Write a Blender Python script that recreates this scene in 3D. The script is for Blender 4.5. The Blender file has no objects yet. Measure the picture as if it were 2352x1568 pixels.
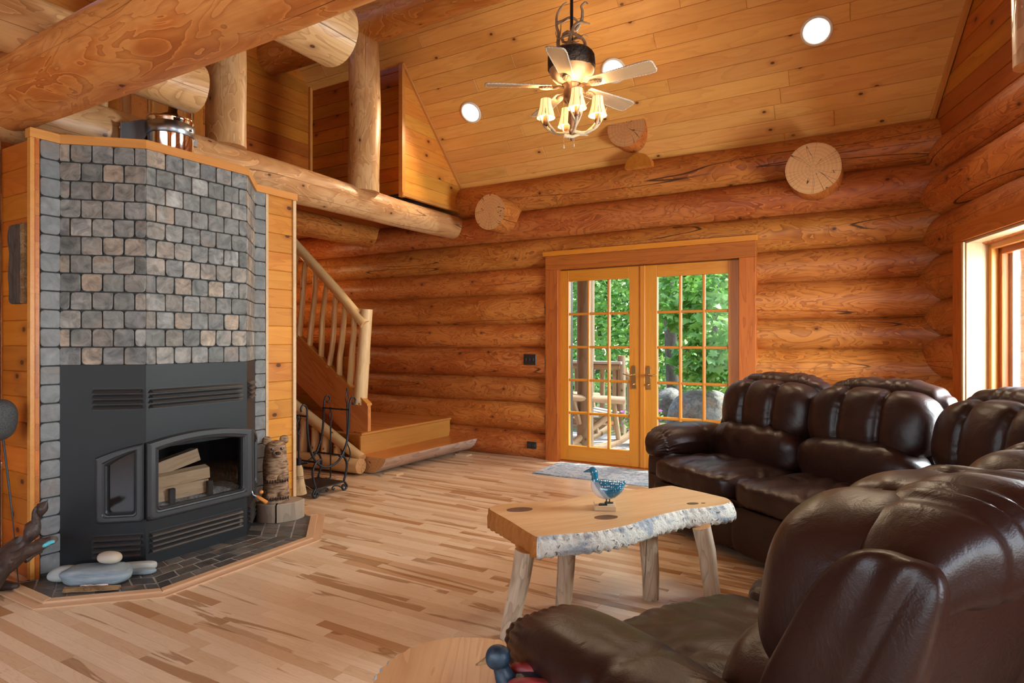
import bpy, math, random
from mathutils import Vector, Matrix, noise

# ------------------------------------------------------------------ camera, light, exposure
SC = bpy.context.scene
COL = SC.collection
PI = math.pi
rnd = random.Random(11)

cam_d = bpy.data.cameras.new('camera')
cam_d.sensor_width = 36.0
cam_d.lens = 36.0 * 1431.0 / 2352.0
cam_d.clip_start = 0.05
cam_d.clip_end = 300
cam = bpy.data.objects.new('camera', cam_d)
cam.location = (0, 0, 1.27)
cam.rotation_euler = (PI / 2, 0, math.radians(30.5))
COL.objects.link(cam)
SC.camera = cam

SC.view_settings.view_transform = 'Standard'
SC.view_settings.look = 'None'
SC.view_settings.gamma = 1.0
SC.view_settings.use_curve_mapping = False
SC.view_settings.exposure = 0.65
SC.cycles.use_denoising = True
SC.cycles.max_bounces = 5
SC.cycles.diffuse_bounces = 3
SC.cycles.glossy_bounces = 3
SC.cycles.use_adaptive_sampling = True
SC.cycles.adaptive_threshold = 0.07
SC.cycles.adaptive_min_samples = 16
SC.cycles.transparent_max_bounces = 12
SC.cycles.caustics_reflective = False
SC.cycles.caustics_refractive = False
SC.cycles.sample_clamp_indirect = 6.0

world = bpy.data.worlds.new('world')
SC.world = world
world.use_nodes = True
wn = world.node_tree
wn.nodes.clear()
w_out = wn.nodes.new('ShaderNodeOutputWorld')
w_bg = wn.nodes.new('ShaderNodeBackground')
w_sky = wn.nodes.new('ShaderNodeTexSky')
w_sky.sky_type = 'NISHITA'
w_sky.sun_disc = False
w_sky.sun_elevation = math.radians(52)
w_sky.sun_rotation = math.radians(40)
w_sky.air_density = 1.0
w_sky.dust_density = 2.0
w_bg.inputs['Strength'].default_value = 0.6
wn.links.new(w_sky.outputs[0], w_bg.inputs['Color'])
wn.links.new(w_bg.outputs[0], w_out.inputs['Surface'])

def sun_lamp():
    d = bpy.data.lights.new('sun', 'SUN')
    d.energy = 5.0
    d.angle = math.radians(0.8)
    d.color = (1.0, 0.95, 0.86)
    o = bpy.data.objects.new('sun', d)
    o.rotation_euler = Vector((0.52, 0.45, 1.05)).to_track_quat('Z', 'Y').to_euler()
    COL.objects.link(o)
sun_lamp()

def area_lamp(name, loc, direction, sx, sy, power, color):
    d = bpy.data.lights.new(name, 'AREA')
    d.shape = 'RECTANGLE'
    d.size = sx
    d.size_y = sy
    d.energy = power
    d.color = color
    o = bpy.data.objects.new(name, d)
    o.location = loc
    o.rotation_euler = Vector(direction).to_track_quat('-Z', 'Y').to_euler()
    COL.objects.link(o)
    return o
# daylight at the right window; fill lamps added out of view, side and rear
area_lamp('daylight_window', (1.36, 4.30, 1.40), (-0.958, -0.286, -0.12), 1.3, 1.25, 220, (0.84, 0.93, 1.0))
area_lamp('side_fill', (2.35, 0.25, 1.38), (-0.958, -0.2, 0.05), 2.6, 1.05, 36, (0.88, 0.95, 1.0))  # fill lamp added to brighten the room from the unseen side
area_lamp('rear_fill', (-1.2, -3.2, 2.4), (0.0, 1.0, 0.02), 4.6, 3.6, 110, (0.90, 0.95, 1.0))  # added fill from behind the camera, lifting surfaces that face it

# ------------------------------------------------------------------ small helpers
def tag(o, label=None, cat=None, group=None, kind=None):
    if label: o['label'] = label
    if cat: o['category'] = cat
    if group: o['group'] = group
    if kind: o['kind'] = kind
    return o

def full_matrix(o):
    if o.parent: return full_matrix(o.parent) @ o.matrix_parent_inverse @ o.matrix_basis
    return o.matrix_basis.copy()

def attach(o, parent):
    if parent is not None:
        o.parent = parent
        o.matrix_parent_inverse = full_matrix(parent).inverted()
    return o

def empty(name, loc=(0, 0, 0), label=None, cat=None, group=None, kind=None):
    o = bpy.data.objects.new(name, None)
    o.empty_display_size = 0.1
    o.location = loc
    COL.objects.link(o)
    return tag(o, label, cat, group, kind)

def basis(origin, xdir, zhint=(0, 0, 1)):
    x = Vector(xdir).normalized()
    z = Vector(zhint)
    if abs(x.dot(z.normalized())) > 0.99:
        z = Vector((0, 1, 0)) if abs(x.y) < 0.9 else Vector((1, 0, 0))
    y = z.cross(x).normalized()
    z = x.cross(y).normalized()
    m = Matrix.Identity(4)
    for i in range(3):
        m[i][0] = x[i]; m[i][1] = y[i]; m[i][2] = z[i]; m[i][3] = origin[i]
    return m

class MB:
    """collects shapes; build() makes ONE mesh object of them"""
    def __init__(s):
        s.v = []; s.f = []; s.m = []; s.sm = []
    def add(s, vs, fs, mi=0, smooth=False):
        b = len(s.v)
        s.v.extend([tuple(p) for p in vs])
        for f in fs:
            s.f.append(tuple(i + b for i in f)); s.m.append(mi); s.sm.append(smooth)
    def box(s, lo, hi, mi=0, mat=None):
        x0, y0, z0 = lo; x1, y1, z1 = hi
        vs = [(x0, y0, z0), (x1, y0, z0), (x1, y1, z0), (x0, y1, z0), (x0, y0, z1), (x1, y0, z1), (x1, y1, z1), (x0, y1, z1)]
        if mat is not None: vs = [mat @ Vector(p) for p in vs]
        s.add(vs, [(0, 3, 2, 1), (4, 5, 6, 7), (0, 1, 5, 4), (1, 2, 6, 5), (2, 3, 7, 6), (3, 0, 4, 7)], mi)
    def board(s, L, W, T, c=0.003, mi=0):
        """board along local x (centred), width y, front face at z=+T/2 with chamfered edges"""
        a, b, t = L / 2, W / 2, T / 2
        vs = [(-a, -b, -t), (a, -b, -t), (a, b, -t), (-a, b, -t),
              (-a, -b, t - c), (a, -b, t - c), (a, b, t - c), (-a, b, t - c),
              (-a + c, -b + c, t), (a - c, -b + c, t), (a - c, b - c, t), (-a + c, b - c, t)]
        fs = [(0, 3, 2, 1), (0, 1, 5, 4), (1, 2, 6, 5), (2, 3, 7, 6), (3, 0, 4, 7),
              (4, 5, 9, 8), (5, 6, 10, 9), (6, 7, 11, 10), (7, 4, 8, 11), (8, 9, 10, 11)]
        s.add(vs, fs, mi)
    def prism(s, poly, z0, z1, c=0.0, mi=0, mi_top=None):
        """polygon (counter-clockwise in xy) extruded from z0 to z1, top edge chamfered by c"""
        n = len(poly)
        vs = [(p[0], p[1], z0) for p in poly]
        if c:
            cx = sum(p[0] for p in poly) / n; cy = sum(p[1] for p in poly) / n
            vs += [(p[0], p[1], z1 - c) for p in poly]
            for p in poly:
                d = math.hypot(p[0] - cx, p[1] - cy) or 1
                k = max(0.0, 1 - c * 1.3 / d)
                vs.append((cx + (p[0] - cx) * k, cy + (p[1] - cy) * k, z1))
            rings = 3
        else:
            vs += [(p[0], p[1], z1) for p in poly]
            rings = 2
        fs = [tuple(reversed(range(n)))]
        for r in range(rings - 1):
            for i in range(n):
                j = (i + 1) % n
                fs.append((r * n + i, r * n + j, (r + 1) * n + j, (r + 1) * n + i))
        s.add(vs, fs, mi)
        s.add([vs[(rings - 1) * n + i] for i in range(n)], [tuple(range(n))], mi if mi_top is None else mi_top)
    def tube(s, path, rad, seg=8, cap=True, mi=0, cap_mi=None, closed=False, smooth=True, squash=None, wob=0.0, seed=0.0):
        P = [Vector(p) for p in path]
        n = len(P)
        if not hasattr(rad, '__len__'): rad = [rad] * n
        T = []
        for i in range(n):
            if closed: t = P[(i + 1) % n] - P[i - 1]
            else: t = P[min(i + 1, n - 1)] - P[max(i - 1, 0)]
            T.append(t.normalized() if t.length > 1e-9 else Vector((0, 0, 1)))
        ref = Vector((0, 0, 1)) if abs(T[0].z) < 0.9 else Vector((1, 0, 0))
        N = (ref - T[0] * ref.dot(T[0])).normalized()
        vs = []
        for i in range(n):
            N = (N - T[i] * N.dot(T[i]))
            N = N.normalized() if N.length > 1e-6 else T[i].orthogonal().normalized()
            B = T[i].cross(N)
            for k in range(seg):
                a = 2 * PI * k / seg
                r = rad[i]
                if wob: r *= 1 + wob * noise.noise(Vector((math.cos(a) * 1.3 + seed, math.sin(a) * 1.3, i * 0.35 + seed)))
                c_, s_ = math.cos(a), math.sin(a)
                if squash: s_ *= squash
                vs.append(P[i] + N * (r * c_) + B * (r * s_))
        fs = []
        for i in range(n if closed else n - 1):
            j = (i + 1) % n
            for k in range(seg):
                l = (k + 1) % seg
                fs.append((i * seg + k, i * seg + l, j * seg + l, j * seg + k))
        s.add(vs, fs, mi, smooth)
        if cap and not closed:
            cm = mi if cap_mi is None else cap_mi
            s.add(vs[:seg], [tuple(reversed(range(seg)))], cm)
            s.add(vs[-seg:], [tuple(range(seg))], cm)
    def lathe(s, prof, seg=20, c=(0, 0, 0), mi=0, smooth=True, wob=0.0, seed=0.0):
        """profile [(r, z)] around a vertical axis at c"""
        vs = []
        for (r, z) in prof:
            for k in range(seg):
                a = 2 * PI * k / seg
                rr = r
                if wob: rr *= 1 + wob * noise.noise(Vector((math.cos(a) * 2 + seed, math.sin(a) * 2, z * 9 + seed)))
                vs.append((c[0] + rr * math.cos(a), c[1] + rr * math.sin(a), c[2] + z))
        fs = []
        for i in range(len(prof) - 1):
            for k in range(seg):
                l = (k + 1) % seg
                fs.append((i * seg + k, i * seg + l, (i + 1) * seg + l, (i + 1) * seg + k))
        s.add(vs, fs, mi, smooth)
        if prof[0][0] > 1e-4: s.add(vs[:seg], [tuple(reversed(range(seg)))], mi)
        if prof[-1][0] > 1e-4: s.add(vs[-seg:], [tuple(range(seg))], mi)
    def puff(s, half, n=24, p=4.0, fn=None, mi=0, mat=None):
        """rounded box (p-norm ball) of half sizes, each point passed through fn"""
        hx, hy, hz = half
        idx = {}
        vs = []
        fs = []
        def vert(a, b, c):
            k = (round(a * n), round(b * n), round(c * n))
            if k in idx: return idx[k]
            q = (abs(a) ** p + abs(b) ** p + abs(c) ** p) ** (1 / p)
            v = Vector((a / q * hx, b / q * hy, c / q * hz))
            if fn: v = fn(v)
            if mat is not None: v = mat @ v
            vs.append(tuple(v))
            idx[k] = len(vs) - 1
            return idx[k]
        g = [-1 + 2 * i / n for i in range(n + 1)]
        for ax in range(3):
            for sg in (-1, 1):
                for i in range(n):
                    for j in range(n):
                        q = []
                        for (u, w) in ((g[i], g[j]), (g[i + 1], g[j]), (g[i + 1], g[j + 1]), (g[i], g[j + 1])):
                            c = [0, 0, 0]
                            c[ax] = sg; c[(ax + 1) % 3] = u; c[(ax + 2) % 3] = w
                            q.append(vert(*c))
                        if sg < 0: q.reverse()
                        fs.append(tuple(q))
        s.add(vs, fs, mi, True)
    def mesh(s, name, mats):
        me = bpy.data.meshes.new(name)
        me.from_pydata(s.v, [], s.f)
        if not isinstance(mats, (list, tuple)): mats = [mats]
        for m in mats: me.materials.append(m)
        me.polygons.foreach_set('material_index', s.m)
        me.polygons.foreach_set('use_smooth', s.sm)
        me.update()
        return me
    def build(s, name, mats, parent=None, mw=None, label=None, cat=None, group=None, kind=None):
        o = bpy.data.objects.new(name, s.mesh(name, mats))
        COL.objects.link(o)
        if mw is not None: o.matrix_basis = mw
        attach(o, parent)
        return tag(o, label, cat, group, kind)

def box_obj(name, lo, hi, mat, parent=None, c=0.0, **kw):
    """a box in world coordinates whose origin is its centre"""
    cx = [(a + b) / 2 for a, b in zip(lo, hi)]
    m = MB()
    l = [a - b for a, b in zip(lo, cx)]; h = [a - b for a, b in zip(hi, cx)]
    if c:
        m.prism([(l[0], l[1]), (h[0], l[1]), (h[0], h[1]), (l[0], h[1])], l[2], h[2], c)
    else:
        m.box(l, h)
    return m.build(name, mat, parent, Matrix.Translation(cx), **kw)

def board_obj(name, centre, xdir, normal, L, W, T, mat, parent=None, c=0.003, **kw):
    m = MB(); m.board(L, W, T, c)
    return m.build(name, mat, parent, basis(centre, xdir, normal), **kw)

def log_obj(name, p0, p1, r0, r1, mats, parent=None, seg=20, wob=0.05, bend=0.0, seed=0.0, squash=1.0, **kw):
    """peeled log from p0 to p1; local x runs along the log"""
    p0 = Vector(p0); p1 = Vector(p1)
    L = (p1 - p0).length
    n = max(3, int(L / 0.16))
    m = MB()
    path = []; rad = []
    for i in range(n + 1):
        t = i / n
        path.append((L * t, bend * math.sin(PI * t), bend * 0.6 * math.sin(2.3 * PI * t + seed)))
        rad.append((r0 + (r1 - r0) * t) * (1 + 0.02 * math.sin(t * L * 2.2 + seed)))
    m.tube(path, rad, seg, True, 0, 1, wob=wob, seed=seed, squash=squash)
    return m.build(name, mats, parent, basis(p0, p1 - p0), **kw)

# ------------------------------------------------------------------ materials
MATS = {}
def nd(nt, typ, ins=None, **props):
    n = nt.nodes.new(typ)
    for k, v in props.items(): setattr(n, k, v)
    for k, v in (ins or {}).items():
        sock = n.inputs[k]
        if isinstance(v, bpy.types.NodeSocket): nt.links.new(v, sock)
        elif isinstance(v, bpy.types.Node): nt.links.new(v.outputs[0], sock)
        else: sock.default_value = v
    return n
def new_mat(name):
    m = bpy.data.materials.new(name)
    m.use_nodes = True
    nt = m.node_tree
    nt.nodes.clear()
    out = nt.nodes.new('ShaderNodeOutputMaterial')
    b = nt.nodes.new('ShaderNodeBsdfPrincipled')
    nt.links.new(b.outputs[0], out.inputs['Surface'])
    MATS[name] = m
    return m, nt, b
def mth(nt, op, a, b=None, clamp=False):
    ins = {0: a}
    if b is not None: ins[1] = b
    return nd(nt, 'ShaderNodeMath', ins, operation=op, use_clamp=clamp).outputs[0]
def mixc(nt, f, a, b, mode='MIX'):
    n = nt.nodes.new('ShaderNodeMix'); n.data_type = 'RGBA'; n.blend_type = mode
    for sock, v in ((n.inputs[0], f), (n.inputs[6], a), (n.inputs[7], b)):
        if isinstance(v, bpy.types.NodeSocket): nt.links.new(v, sock)
        else: sock.default_value = v if not isinstance(v, tuple) or len(v) == 4 else v + (1,)
    return n.outputs[2]
def ramp(nt, f, stops, interp='LINEAR'):
    n = nt.nodes.new('ShaderNodeValToRGB')
    n.color_ramp.interpolation = interp
    e = n.color_ramp.elements
    while len(e) < len(stops): e.new(0.5)
    for i, (p, c) in enumerate(stops):
        e[i].position = p
        e[i].color = c if len(c) == 4 else tuple(c) + (1,)
    nt.links.new(f, n.inputs[0])
    return n.outputs[0]
def rng(nt, v, a, b, c=0.0, d=1.0):
    return nd(nt, 'ShaderNodeMapRange', {0: v, 1: a, 2: b, 3: c, 4: d}).outputs[0]
def obj_vec(nt, scale, shift=31.0):
    """object coordinates, shifted by a per-object random so that copies differ"""
    tc = nd(nt, 'ShaderNodeTexCoord')
    oi = nd(nt, 'ShaderNodeObjectInfo')
    gi = nd(nt, 'ShaderNodeNewGeometry')
    r = mth(nt, 'FRACT', mth(nt, 'ADD', oi.outputs['Random'], gi.outputs['Random Per Island']))
    off = nd(nt, 'ShaderNodeCombineXYZ', {0: mth(nt, 'MULTIPLY', oi.outputs['Random'], shift), 1: mth(nt, 'MULTIPLY', oi.outputs['Random'], shift * 1.7), 2: mth(nt, 'MULTIPLY', oi.outputs['Random'], shift * 0.6)})
    v = nd(nt, 'ShaderNodeVectorMath', {0: tc.outputs['Object'], 1: off}, operation='ADD')
    mp = nd(nt, 'ShaderNodeMapping', {0: v, 3: scale}, vector_type='POINT')
    return tc, mp.outputs[0], r
def bump(nt, b, h, dist, strength=1.0):
    n = nd(nt, 'ShaderNodeBump', {'Height': h, 'Distance': dist, 'Strength': strength})
    nt.links.new(n.outputs[0], b.inputs['Normal'])

def wood(name, light, mid, dark, rough=0.38, stretch=(1.0, 5.5, 5.5), rings=9.0, knot=0.6, knot_scale=2.2, blotch=0.5, vary=0.25, crack=0.0, grain=0.5, bumpd=0.004, knotc=(0.07, 0.025, 0.01), coat=0.0, warp=0.5, cyl=False, ksize=1.0, spec=0.35):
    m, nt, b = new_mat(name)
    tc, v, r = obj_vec(nt, stretch)
    n1 = nd(nt, 'ShaderNodeTexNoise', {'Vector': v, 'Scale': 1.0, 'Detail': 2.5, 'Roughness': 0.5, 'Distortion': warp}).outputs[0]
    # contour lines of the grain
    fr = mth(nt, 'FRACT', mth(nt, 'MULTIPLY', n1, rings))
    line = mth(nt, 'POWER', fr, 3.0)
    n2 = nd(nt, 'ShaderNodeTexNoise', {'Vector': v, 'Scale': 0.55, 'Detail': 3.0, 'Roughness': 0.6}).outputs[0]
    patch = rng(nt, n2, 0.47, 0.57)
    fv = nd(nt, 'ShaderNodeMapping', {0: v, 3: (1.0, 9.0, 9.0)}).outputs[0]
    n3 = nd(nt, 'ShaderNodeTexNoise', {'Vector': fv, 'Scale': 2.0, 'Detail': 2.0}).outputs[0]
    c = mixc(nt, mth(nt, 'MULTIPLY', patch, blotch), light, mid)
    c = mixc(nt, mth(nt, 'MULTIPLY', line, grain), c, dark)
    if cyl: c = mixc(nt, mth(nt, 'MULTIPLY', rng(nt, fr, 0.0, 0.22, 0.55, 0.0), patch), c, tuple(min(1.0, x * 1.35) for x in light))
    c = mixc(nt, rng(nt, n3, 0.35, 0.75, 0.0, 0.35), c, mid)
    # knots
    if knot > 0:
        sp = nd(nt, 'ShaderNodeSeparateXYZ', {0: tc.outputs['Object']})
        across = mth(nt, 'MULTIPLY', mth(nt, 'ARCTAN2', sp.outputs[1], sp.outputs[2]), 0.16) if cyl else sp.outputs[1]
        kv = nd(nt, 'ShaderNodeCombineXYZ', {0: mth(nt, 'ADD', mth(nt, 'MULTIPLY', sp.outputs[0], knot_scale), mth(nt, 'MULTIPLY', r, 61.0)), 1: mth(nt, 'ADD', mth(nt, 'MULTIPLY', across, knot_scale * 1.5), mth(nt, 'MULTIPLY', r, 17.0)), 2: 0.0})
        vo = nd(nt, 'ShaderNodeTexVoronoi', {'Vector': kv, 'Scale': 1.0, 'Randomness': 1.0}, voronoi_dimensions='2D')
        gate = rng(nt, nd(nt, 'ShaderNodeSeparateColor', {0: vo.outputs['Color']}).outputs[0], 1 - knot, 1 - knot + 0.03)
        halo = mth(nt, 'MULTIPLY', rng(nt, vo.outputs['Distance'], 0.17 * ksize, 0.05 * ksize), gate)
        core = mth(nt, 'MULTIPLY', rng(nt, vo.outputs['Distance'], 0.056 * ksize, 0.040 * ksize), gate)
        c = mixc(nt, mth(nt, 'MULTIPLY', halo, 0.55), c, dark)
        c = mixc(nt, mth(nt, 'MULTIPLY', core, 0.9), c, knotc)
    if crack > 0:
        cv = nd(nt, 'ShaderNodeMapping', {0: tc.outputs['Object'], 3: (0.35, 7.0, 7.0)}).outputs[0]
        cv = nd(nt, 'ShaderNodeVectorMath', {0: cv, 1: nd(nt, 'ShaderNodeCombineXYZ', {0: mth(nt, 'MULTIPLY', r, 40.0), 1: r, 2: mth(nt, 'MULTIPLY', r, 9.0)})}, operation='ADD')
        cn = nd(nt, 'ShaderNodeTexNoise', {'Vector': cv, 'Scale': 1.0, 'Detail': 1.0}).outputs[0]
        cr = rng(nt, mth(nt, 'ABSOLUTE', mth(nt, 'SUBTRACT', cn, 0.56)), 0.0016, 0.007, 1.0, 0.0)
        cg = rng(nt, nd(nt, 'ShaderNodeTexNoise', {'Vector': cv, 'Scale': 0.7}).outputs[0], 0.48, 0.55)
        cr = mth(nt, 'MULTIPLY', mth(nt, 'MULTIPLY', cr, cg), crack)
        c = mixc(nt, cr, c, (0.03, 0.012, 0.006))
    # each piece a little different
    hs = nd(nt, 'ShaderNodeHueSaturation', {'Color': c, 'Hue': rng(nt, mth(nt, 'FRACT', mth(nt, 'MULTIPLY', r, 7.3)), 0, 1, 0.5 - 0.018 * vary * 4, 0.5 + 0.003 * vary * 4), 'Saturation': 1.0, 'Value': rng(nt, r, 0, 1, 1 - vary, 1 + vary * 0.6)})
    nt.links.new(hs.outputs[0], b.inputs['Base Color'])
    b.inputs['Roughness'].default_value = rough
    b.inputs['Specular IOR Level'].default_value = spec
    if coat:
        b.inputs['Coat Weight'].default_value = coat
        b.inputs['Coat Roughness'].default_value = 0.2
    h = mth(nt, 'ADD', mth(nt, 'MULTIPLY', line, 0.25), mth(nt, 'MULTIPLY', n3, 0.5))
    if crack > 0: h = mth(nt, 'SUBTRACT', h, mth(nt, 'MULTIPLY', cr, 2.0))
    bump(nt, b, h, bumpd, 0.6)
    return m

def end_grain(name, light, dark, freq=70.0):
    m, nt, b = new_mat(name)
    tc, v, r = obj_vec(nt, (1, 1, 1))
    sp = nd(nt, 'ShaderNodeSeparateXYZ', {0: tc.outputs['Object']})
    d = mth(nt, 'SQRT', mth(nt, 'ADD', mth(nt, 'POWER', sp.outputs[1], 2.0), mth(nt, 'POWER', sp.outputs[2], 2.0)))
    ns = nd(nt, 'ShaderNodeTexNoise', {'Vector': v, 'Scale': 7.0, 'Detail': 3.0}).outputs[0]
    d2 = mth(nt, 'ADD', d, mth(nt, 'MULTIPLY', ns, 0.03))
    w = mth(nt, 'SINE', mth(nt, 'MULTIPLY', d2, freq * 3))
    c = mixc(nt, rng(nt, w, -1, 1, 0.05, 0.45), light, dark)
    ang = mth(nt, 'ARCTAN2', sp.outputs[1], sp.outputs[2])
    an = nd(nt, 'ShaderNodeTexNoise', {'Vector': nd(nt, 'ShaderNodeCombineXYZ', {0: mth(nt, 'MULTIPLY', ang, 2.2), 1: mth(nt, 'MULTIPLY', r, 20.0), 2: mth(nt, 'MULTIPLY', d, 1.5)}), 'Scale': 1.4, 'Detail': 1.0}).outputs[0]
    cr = rng(nt, mth(nt, 'ABSOLUTE', mth(nt, 'SUBTRACT', an, 0.55)), 0.004, 0.012, 1.0, 0.0)
    c = mixc(nt, cr, c, (0.06, 0.025, 0.01))
    c = mixc(nt, rng(nt, ns, 0.5, 0.75, 0, 0.4), c, dark)
    nt.links.new(c, b.inputs['Base Color'])
    b.inputs['Roughness'].default_value = 0.7
    return m

def slate(name, stops, rough=0.6, contrast=0.5, bd=0.006):
    m, nt, b = new_mat(name)
    tc, v, r = obj_vec(nt, (1, 1, 1))
    base = ramp(nt, r, stops)
    n1 = nd(nt, 'ShaderNodeTexNoise', {'Vector': v, 'Scale': 14.0, 'Detail': 6.0, 'Roughness': 0.65, 'Distortion': 0.8}).outputs[0]
    rust = rng(nt, nd(nt, 'ShaderNodeTexNoise', {'Vector': v, 'Scale': 7.0, 'Detail': 3.0}).outputs[0], 0.48, 0.66, 0.0, 0.75)
    c = mixc(nt, mth(nt, 'MULTIPLY', rust, rng(nt, mth(nt, 'FRACT', mth(nt, 'MULTIPLY', r, 5.7)), 0.5, 1.0)), base, (0.21, 0.12, 0.065))
    mul = rng(nt, n1, 0.25, 0.8, 1 - contrast * 0.7, 1 + contrast)
    c = mixc(nt, 1.0, c, nd(nt, 'ShaderNodeCombineColor', {0: mul, 1: mul, 2: mul}).outputs[0], 'MULTIPLY')
    nt.links.new(c, b.inputs['Base Color'])
    b.inputs['Roughness'].default_value = rough
    bump(nt, b, n1, bd, 0.7)
    return m

def plain(name, col, rough=0.5, metal=0.0, nscale=0.0, nbump=0.002, var=0.0, coat=0.0, spec=0.5):
    m, nt, b = new_mat(name)
    b.inputs['Base Color'].default_value = tuple(col) + (1,)
    b.inputs['Roughness'].default_value = rough
    b.inputs['Metallic'].default_value = metal
    b.inputs['Coat Weight'].default_value = coat
    b.inputs['Specular IOR Level'].default_value = spec
    if nscale:
        tc, v, r = obj_vec(nt, (1, 1, 1))
        n = nd(nt, 'ShaderNodeTexNoise', {'Vector': v, 'Scale': nscale, 'Detail': 4.0}).outputs[0]
        bump(nt, b, n, nbump, 0.7)
        if var:
            nt.links.new(mixc(nt, rng(nt, n, 0.3, 0.7), tuple(x * (1 - var) for x in col), tuple(min(1, x * (1 + var)) for x in col)), b.inputs['Base Color'])
    return m

def emit(name, col, strength, base=(1, 1, 1)):
    m, nt, b = new_mat(name)
    b.inputs['Base Color'].default_value = tuple(base) + (1,)
    b.inputs['Emission Color'].default_value = tuple(col) + (1,)
    b.inputs['Emission Strength'].default_value = strength
    b.inputs['Roughness'].default_value = 0.6
    return m

def pane_glass(name, tint=(1, 1, 1), refl=1.0, rough=0.0):
    """thin window glass: clear, with a Fresnel reflection"""
    m = bpy.data.materials.new(name); m.use_nodes = True
    nt = m.node_tree; nt.nodes.clear()
    out = nt.nodes.new('ShaderNodeOutputMaterial')
    t = nd(nt, 'ShaderNodeBsdfTransparent', {0: tuple(tint) + (1,)})
    g = nd(nt, 'ShaderNodeBsdfGlossy', {'Roughness': rough})
    fz = nd(nt, 'ShaderNodeFresnel', {'IOR': 1.35})
    mx = nd(nt, 'ShaderNodeMixShader', {0: mth(nt, 'MULTIPLY', fz.outputs[0], refl), 1: t, 2: g})
    nt.links.new(mx.outputs[0], out.inputs[0])
    MATS[name] = m
    return m

W_LOG = wood('varnished_log', (0.56, 0.205, 0.040), (0.385, 0.105, 0.015), (0.185, 0.042, 0.008), stretch=(2.6, 8.0, 8.0), rings=8, knot=0.22, knot_scale=2.6, blotch=0.75, vary=0.15, crack=0.9, grain=0.75, rough=0.42, warp=1.1, cyl=True, ksize=0.8)
W_LOG2 = wood('pale_log', (0.68, 0.32, 0.085), (0.52, 0.18, 0.032), (0.32, 0.095, 0.018), stretch=(2.2, 6.5, 6.5), rings=6, knot=0.34, knot_scale=2.6, blotch=0.95, vary=0.1, crack=0.9, grain=0.65, rough=0.42, warp=1.4, cyl=True, ksize=0.9)
W_LOG3 = wood('blond_log', (0.70, 0.42, 0.185), (0.53, 0.26, 0.09), (0.33, 0.14, 0.048), stretch=(2.2, 6.5, 6.5), rings=6, knot=0.30, knot_scale=2.6, blotch=0.85, vary=0.08, crack=0.7, grain=0.6, rough=0.4, warp=1.2, cyl=True, ksize=0.8)
W_END = end_grain('log_end', (0.62, 0.32, 0.125), (0.47, 0.215, 0.072))
W_CEIL = wood('ceiling_pine', (0.76, 0.395, 0.105), (0.67, 0.31, 0.066), (0.45, 0.175, 0.03), stretch=(0.9, 7.0, 7.0), rings=7, knot=0.26, knot_scale=3.0, blotch=0.5, vary=0.09, grain=0.3, rough=0.42, bumpd=0.0015)
W_PANEL = wood('stained_pine', (0.54, 0.185, 0.018), (0.42, 0.12, 0.010), (0.25, 0.058, 0.006), stretch=(0.9, 7.0, 7.0), rings=7, knot=0.45, knot_scale=3.0, ksize=1.25, blotch=0.5, vary=0.22, grain=0.35, rough=0.38, bumpd=0.0015)
W_YEL = wood('golden_pine', (0.72, 0.325, 0.050), (0.60, 0.225, 0.026), (0.38, 0.11, 0.012), stretch=(0.9, 7.0, 7.0), rings=7, knot=0.42, knot_scale=3.0, ksize=1.3, blotch=0.5, vary=0.16, grain=0.35, rough=0.36, bumpd=0.0015)
W_TRIM = wood('trim_pine', (0.62, 0.275, 0.058), (0.54, 0.21, 0.04), (0.38, 0.13, 0.024), stretch=(1.0, 14.0, 14.0), rings=5, knot=0.0, blotch=0.4, vary=0.08, grain=0.25, rough=0.38, bumpd=0.001)
W_DOOR = wood('door_fir', (0.60, 0.225, 0.020), (0.52, 0.17, 0.013), (0.37, 0.10, 0.008), stretch=(1.0, 16.0, 16.0), rings=5, knot=0.0, blotch=0.4, vary=0.06, grain=0.3, rough=0.32, bumpd=0.001)
W_CASE = wood('casing_fir', (0.44, 0.125, 0.018), (0.35, 0.085, 0.011), (0.20, 0.038, 0.006), stretch=(0.8, 9.0, 9.0), rings=9, knot=0.0, blotch=0.5, vary=0.08, grain=0.55, rough=0.45, bumpd=0.001, spec=0.25)
W_RED = wood('red_stringer', (0.68, 0.255, 0.066), (0.52, 0.155, 0.036), (0.31, 0.066, 0.018), stretch=(0.7, 7.0, 7.0), rings=9, knot=0.1, blotch=0.6, vary=0.08, grain=0.5, rough=0.35, bumpd=0.001)
W_STEP = wood('step_top', (0.66, 0.265, 0.058), (0.54, 0.185, 0.035), (0.36, 0.10, 0.018), stretch=(0.9, 8.0, 8.0), rings=7, knot=0.1, blotch=0.5, vary=0.12, grain=0.35, rough=0.25, bumpd=0.001)
W_PALE = wood('raw_pine', (0.68, 0.47, 0.27), (0.58, 0.36, 0.18), (0.40, 0.22, 0.09), stretch=(1.0, 9.0, 9.0), rings=7, knot=0.1, blotch=0.4, vary=0.1, grain=0.3, rough=0.5, bumpd=0.001)
W_JAMB = wood('jamb_pine', (0.54, 0.37, 0.20), (0.47, 0.30, 0.15), (0.36, 0.21, 0.09), stretch=(1.0, 12.0, 12.0), rings=6, knot=0.0, blotch=0.3, vary=0.05, grain=0.3, rough=0.4, bumpd=0.001)
W_BLOND = wood('blond_floor_trim', (0.66, 0.42, 0.24), (0.58, 0.34, 0.17), (0.42, 0.22, 0.1), stretch=(1.0, 14.0, 14.0), rings=5, knot=0.0, blotch=0.4, vary=0.08, grain=0.25, rough=0.3, bumpd=0.0008)

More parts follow.
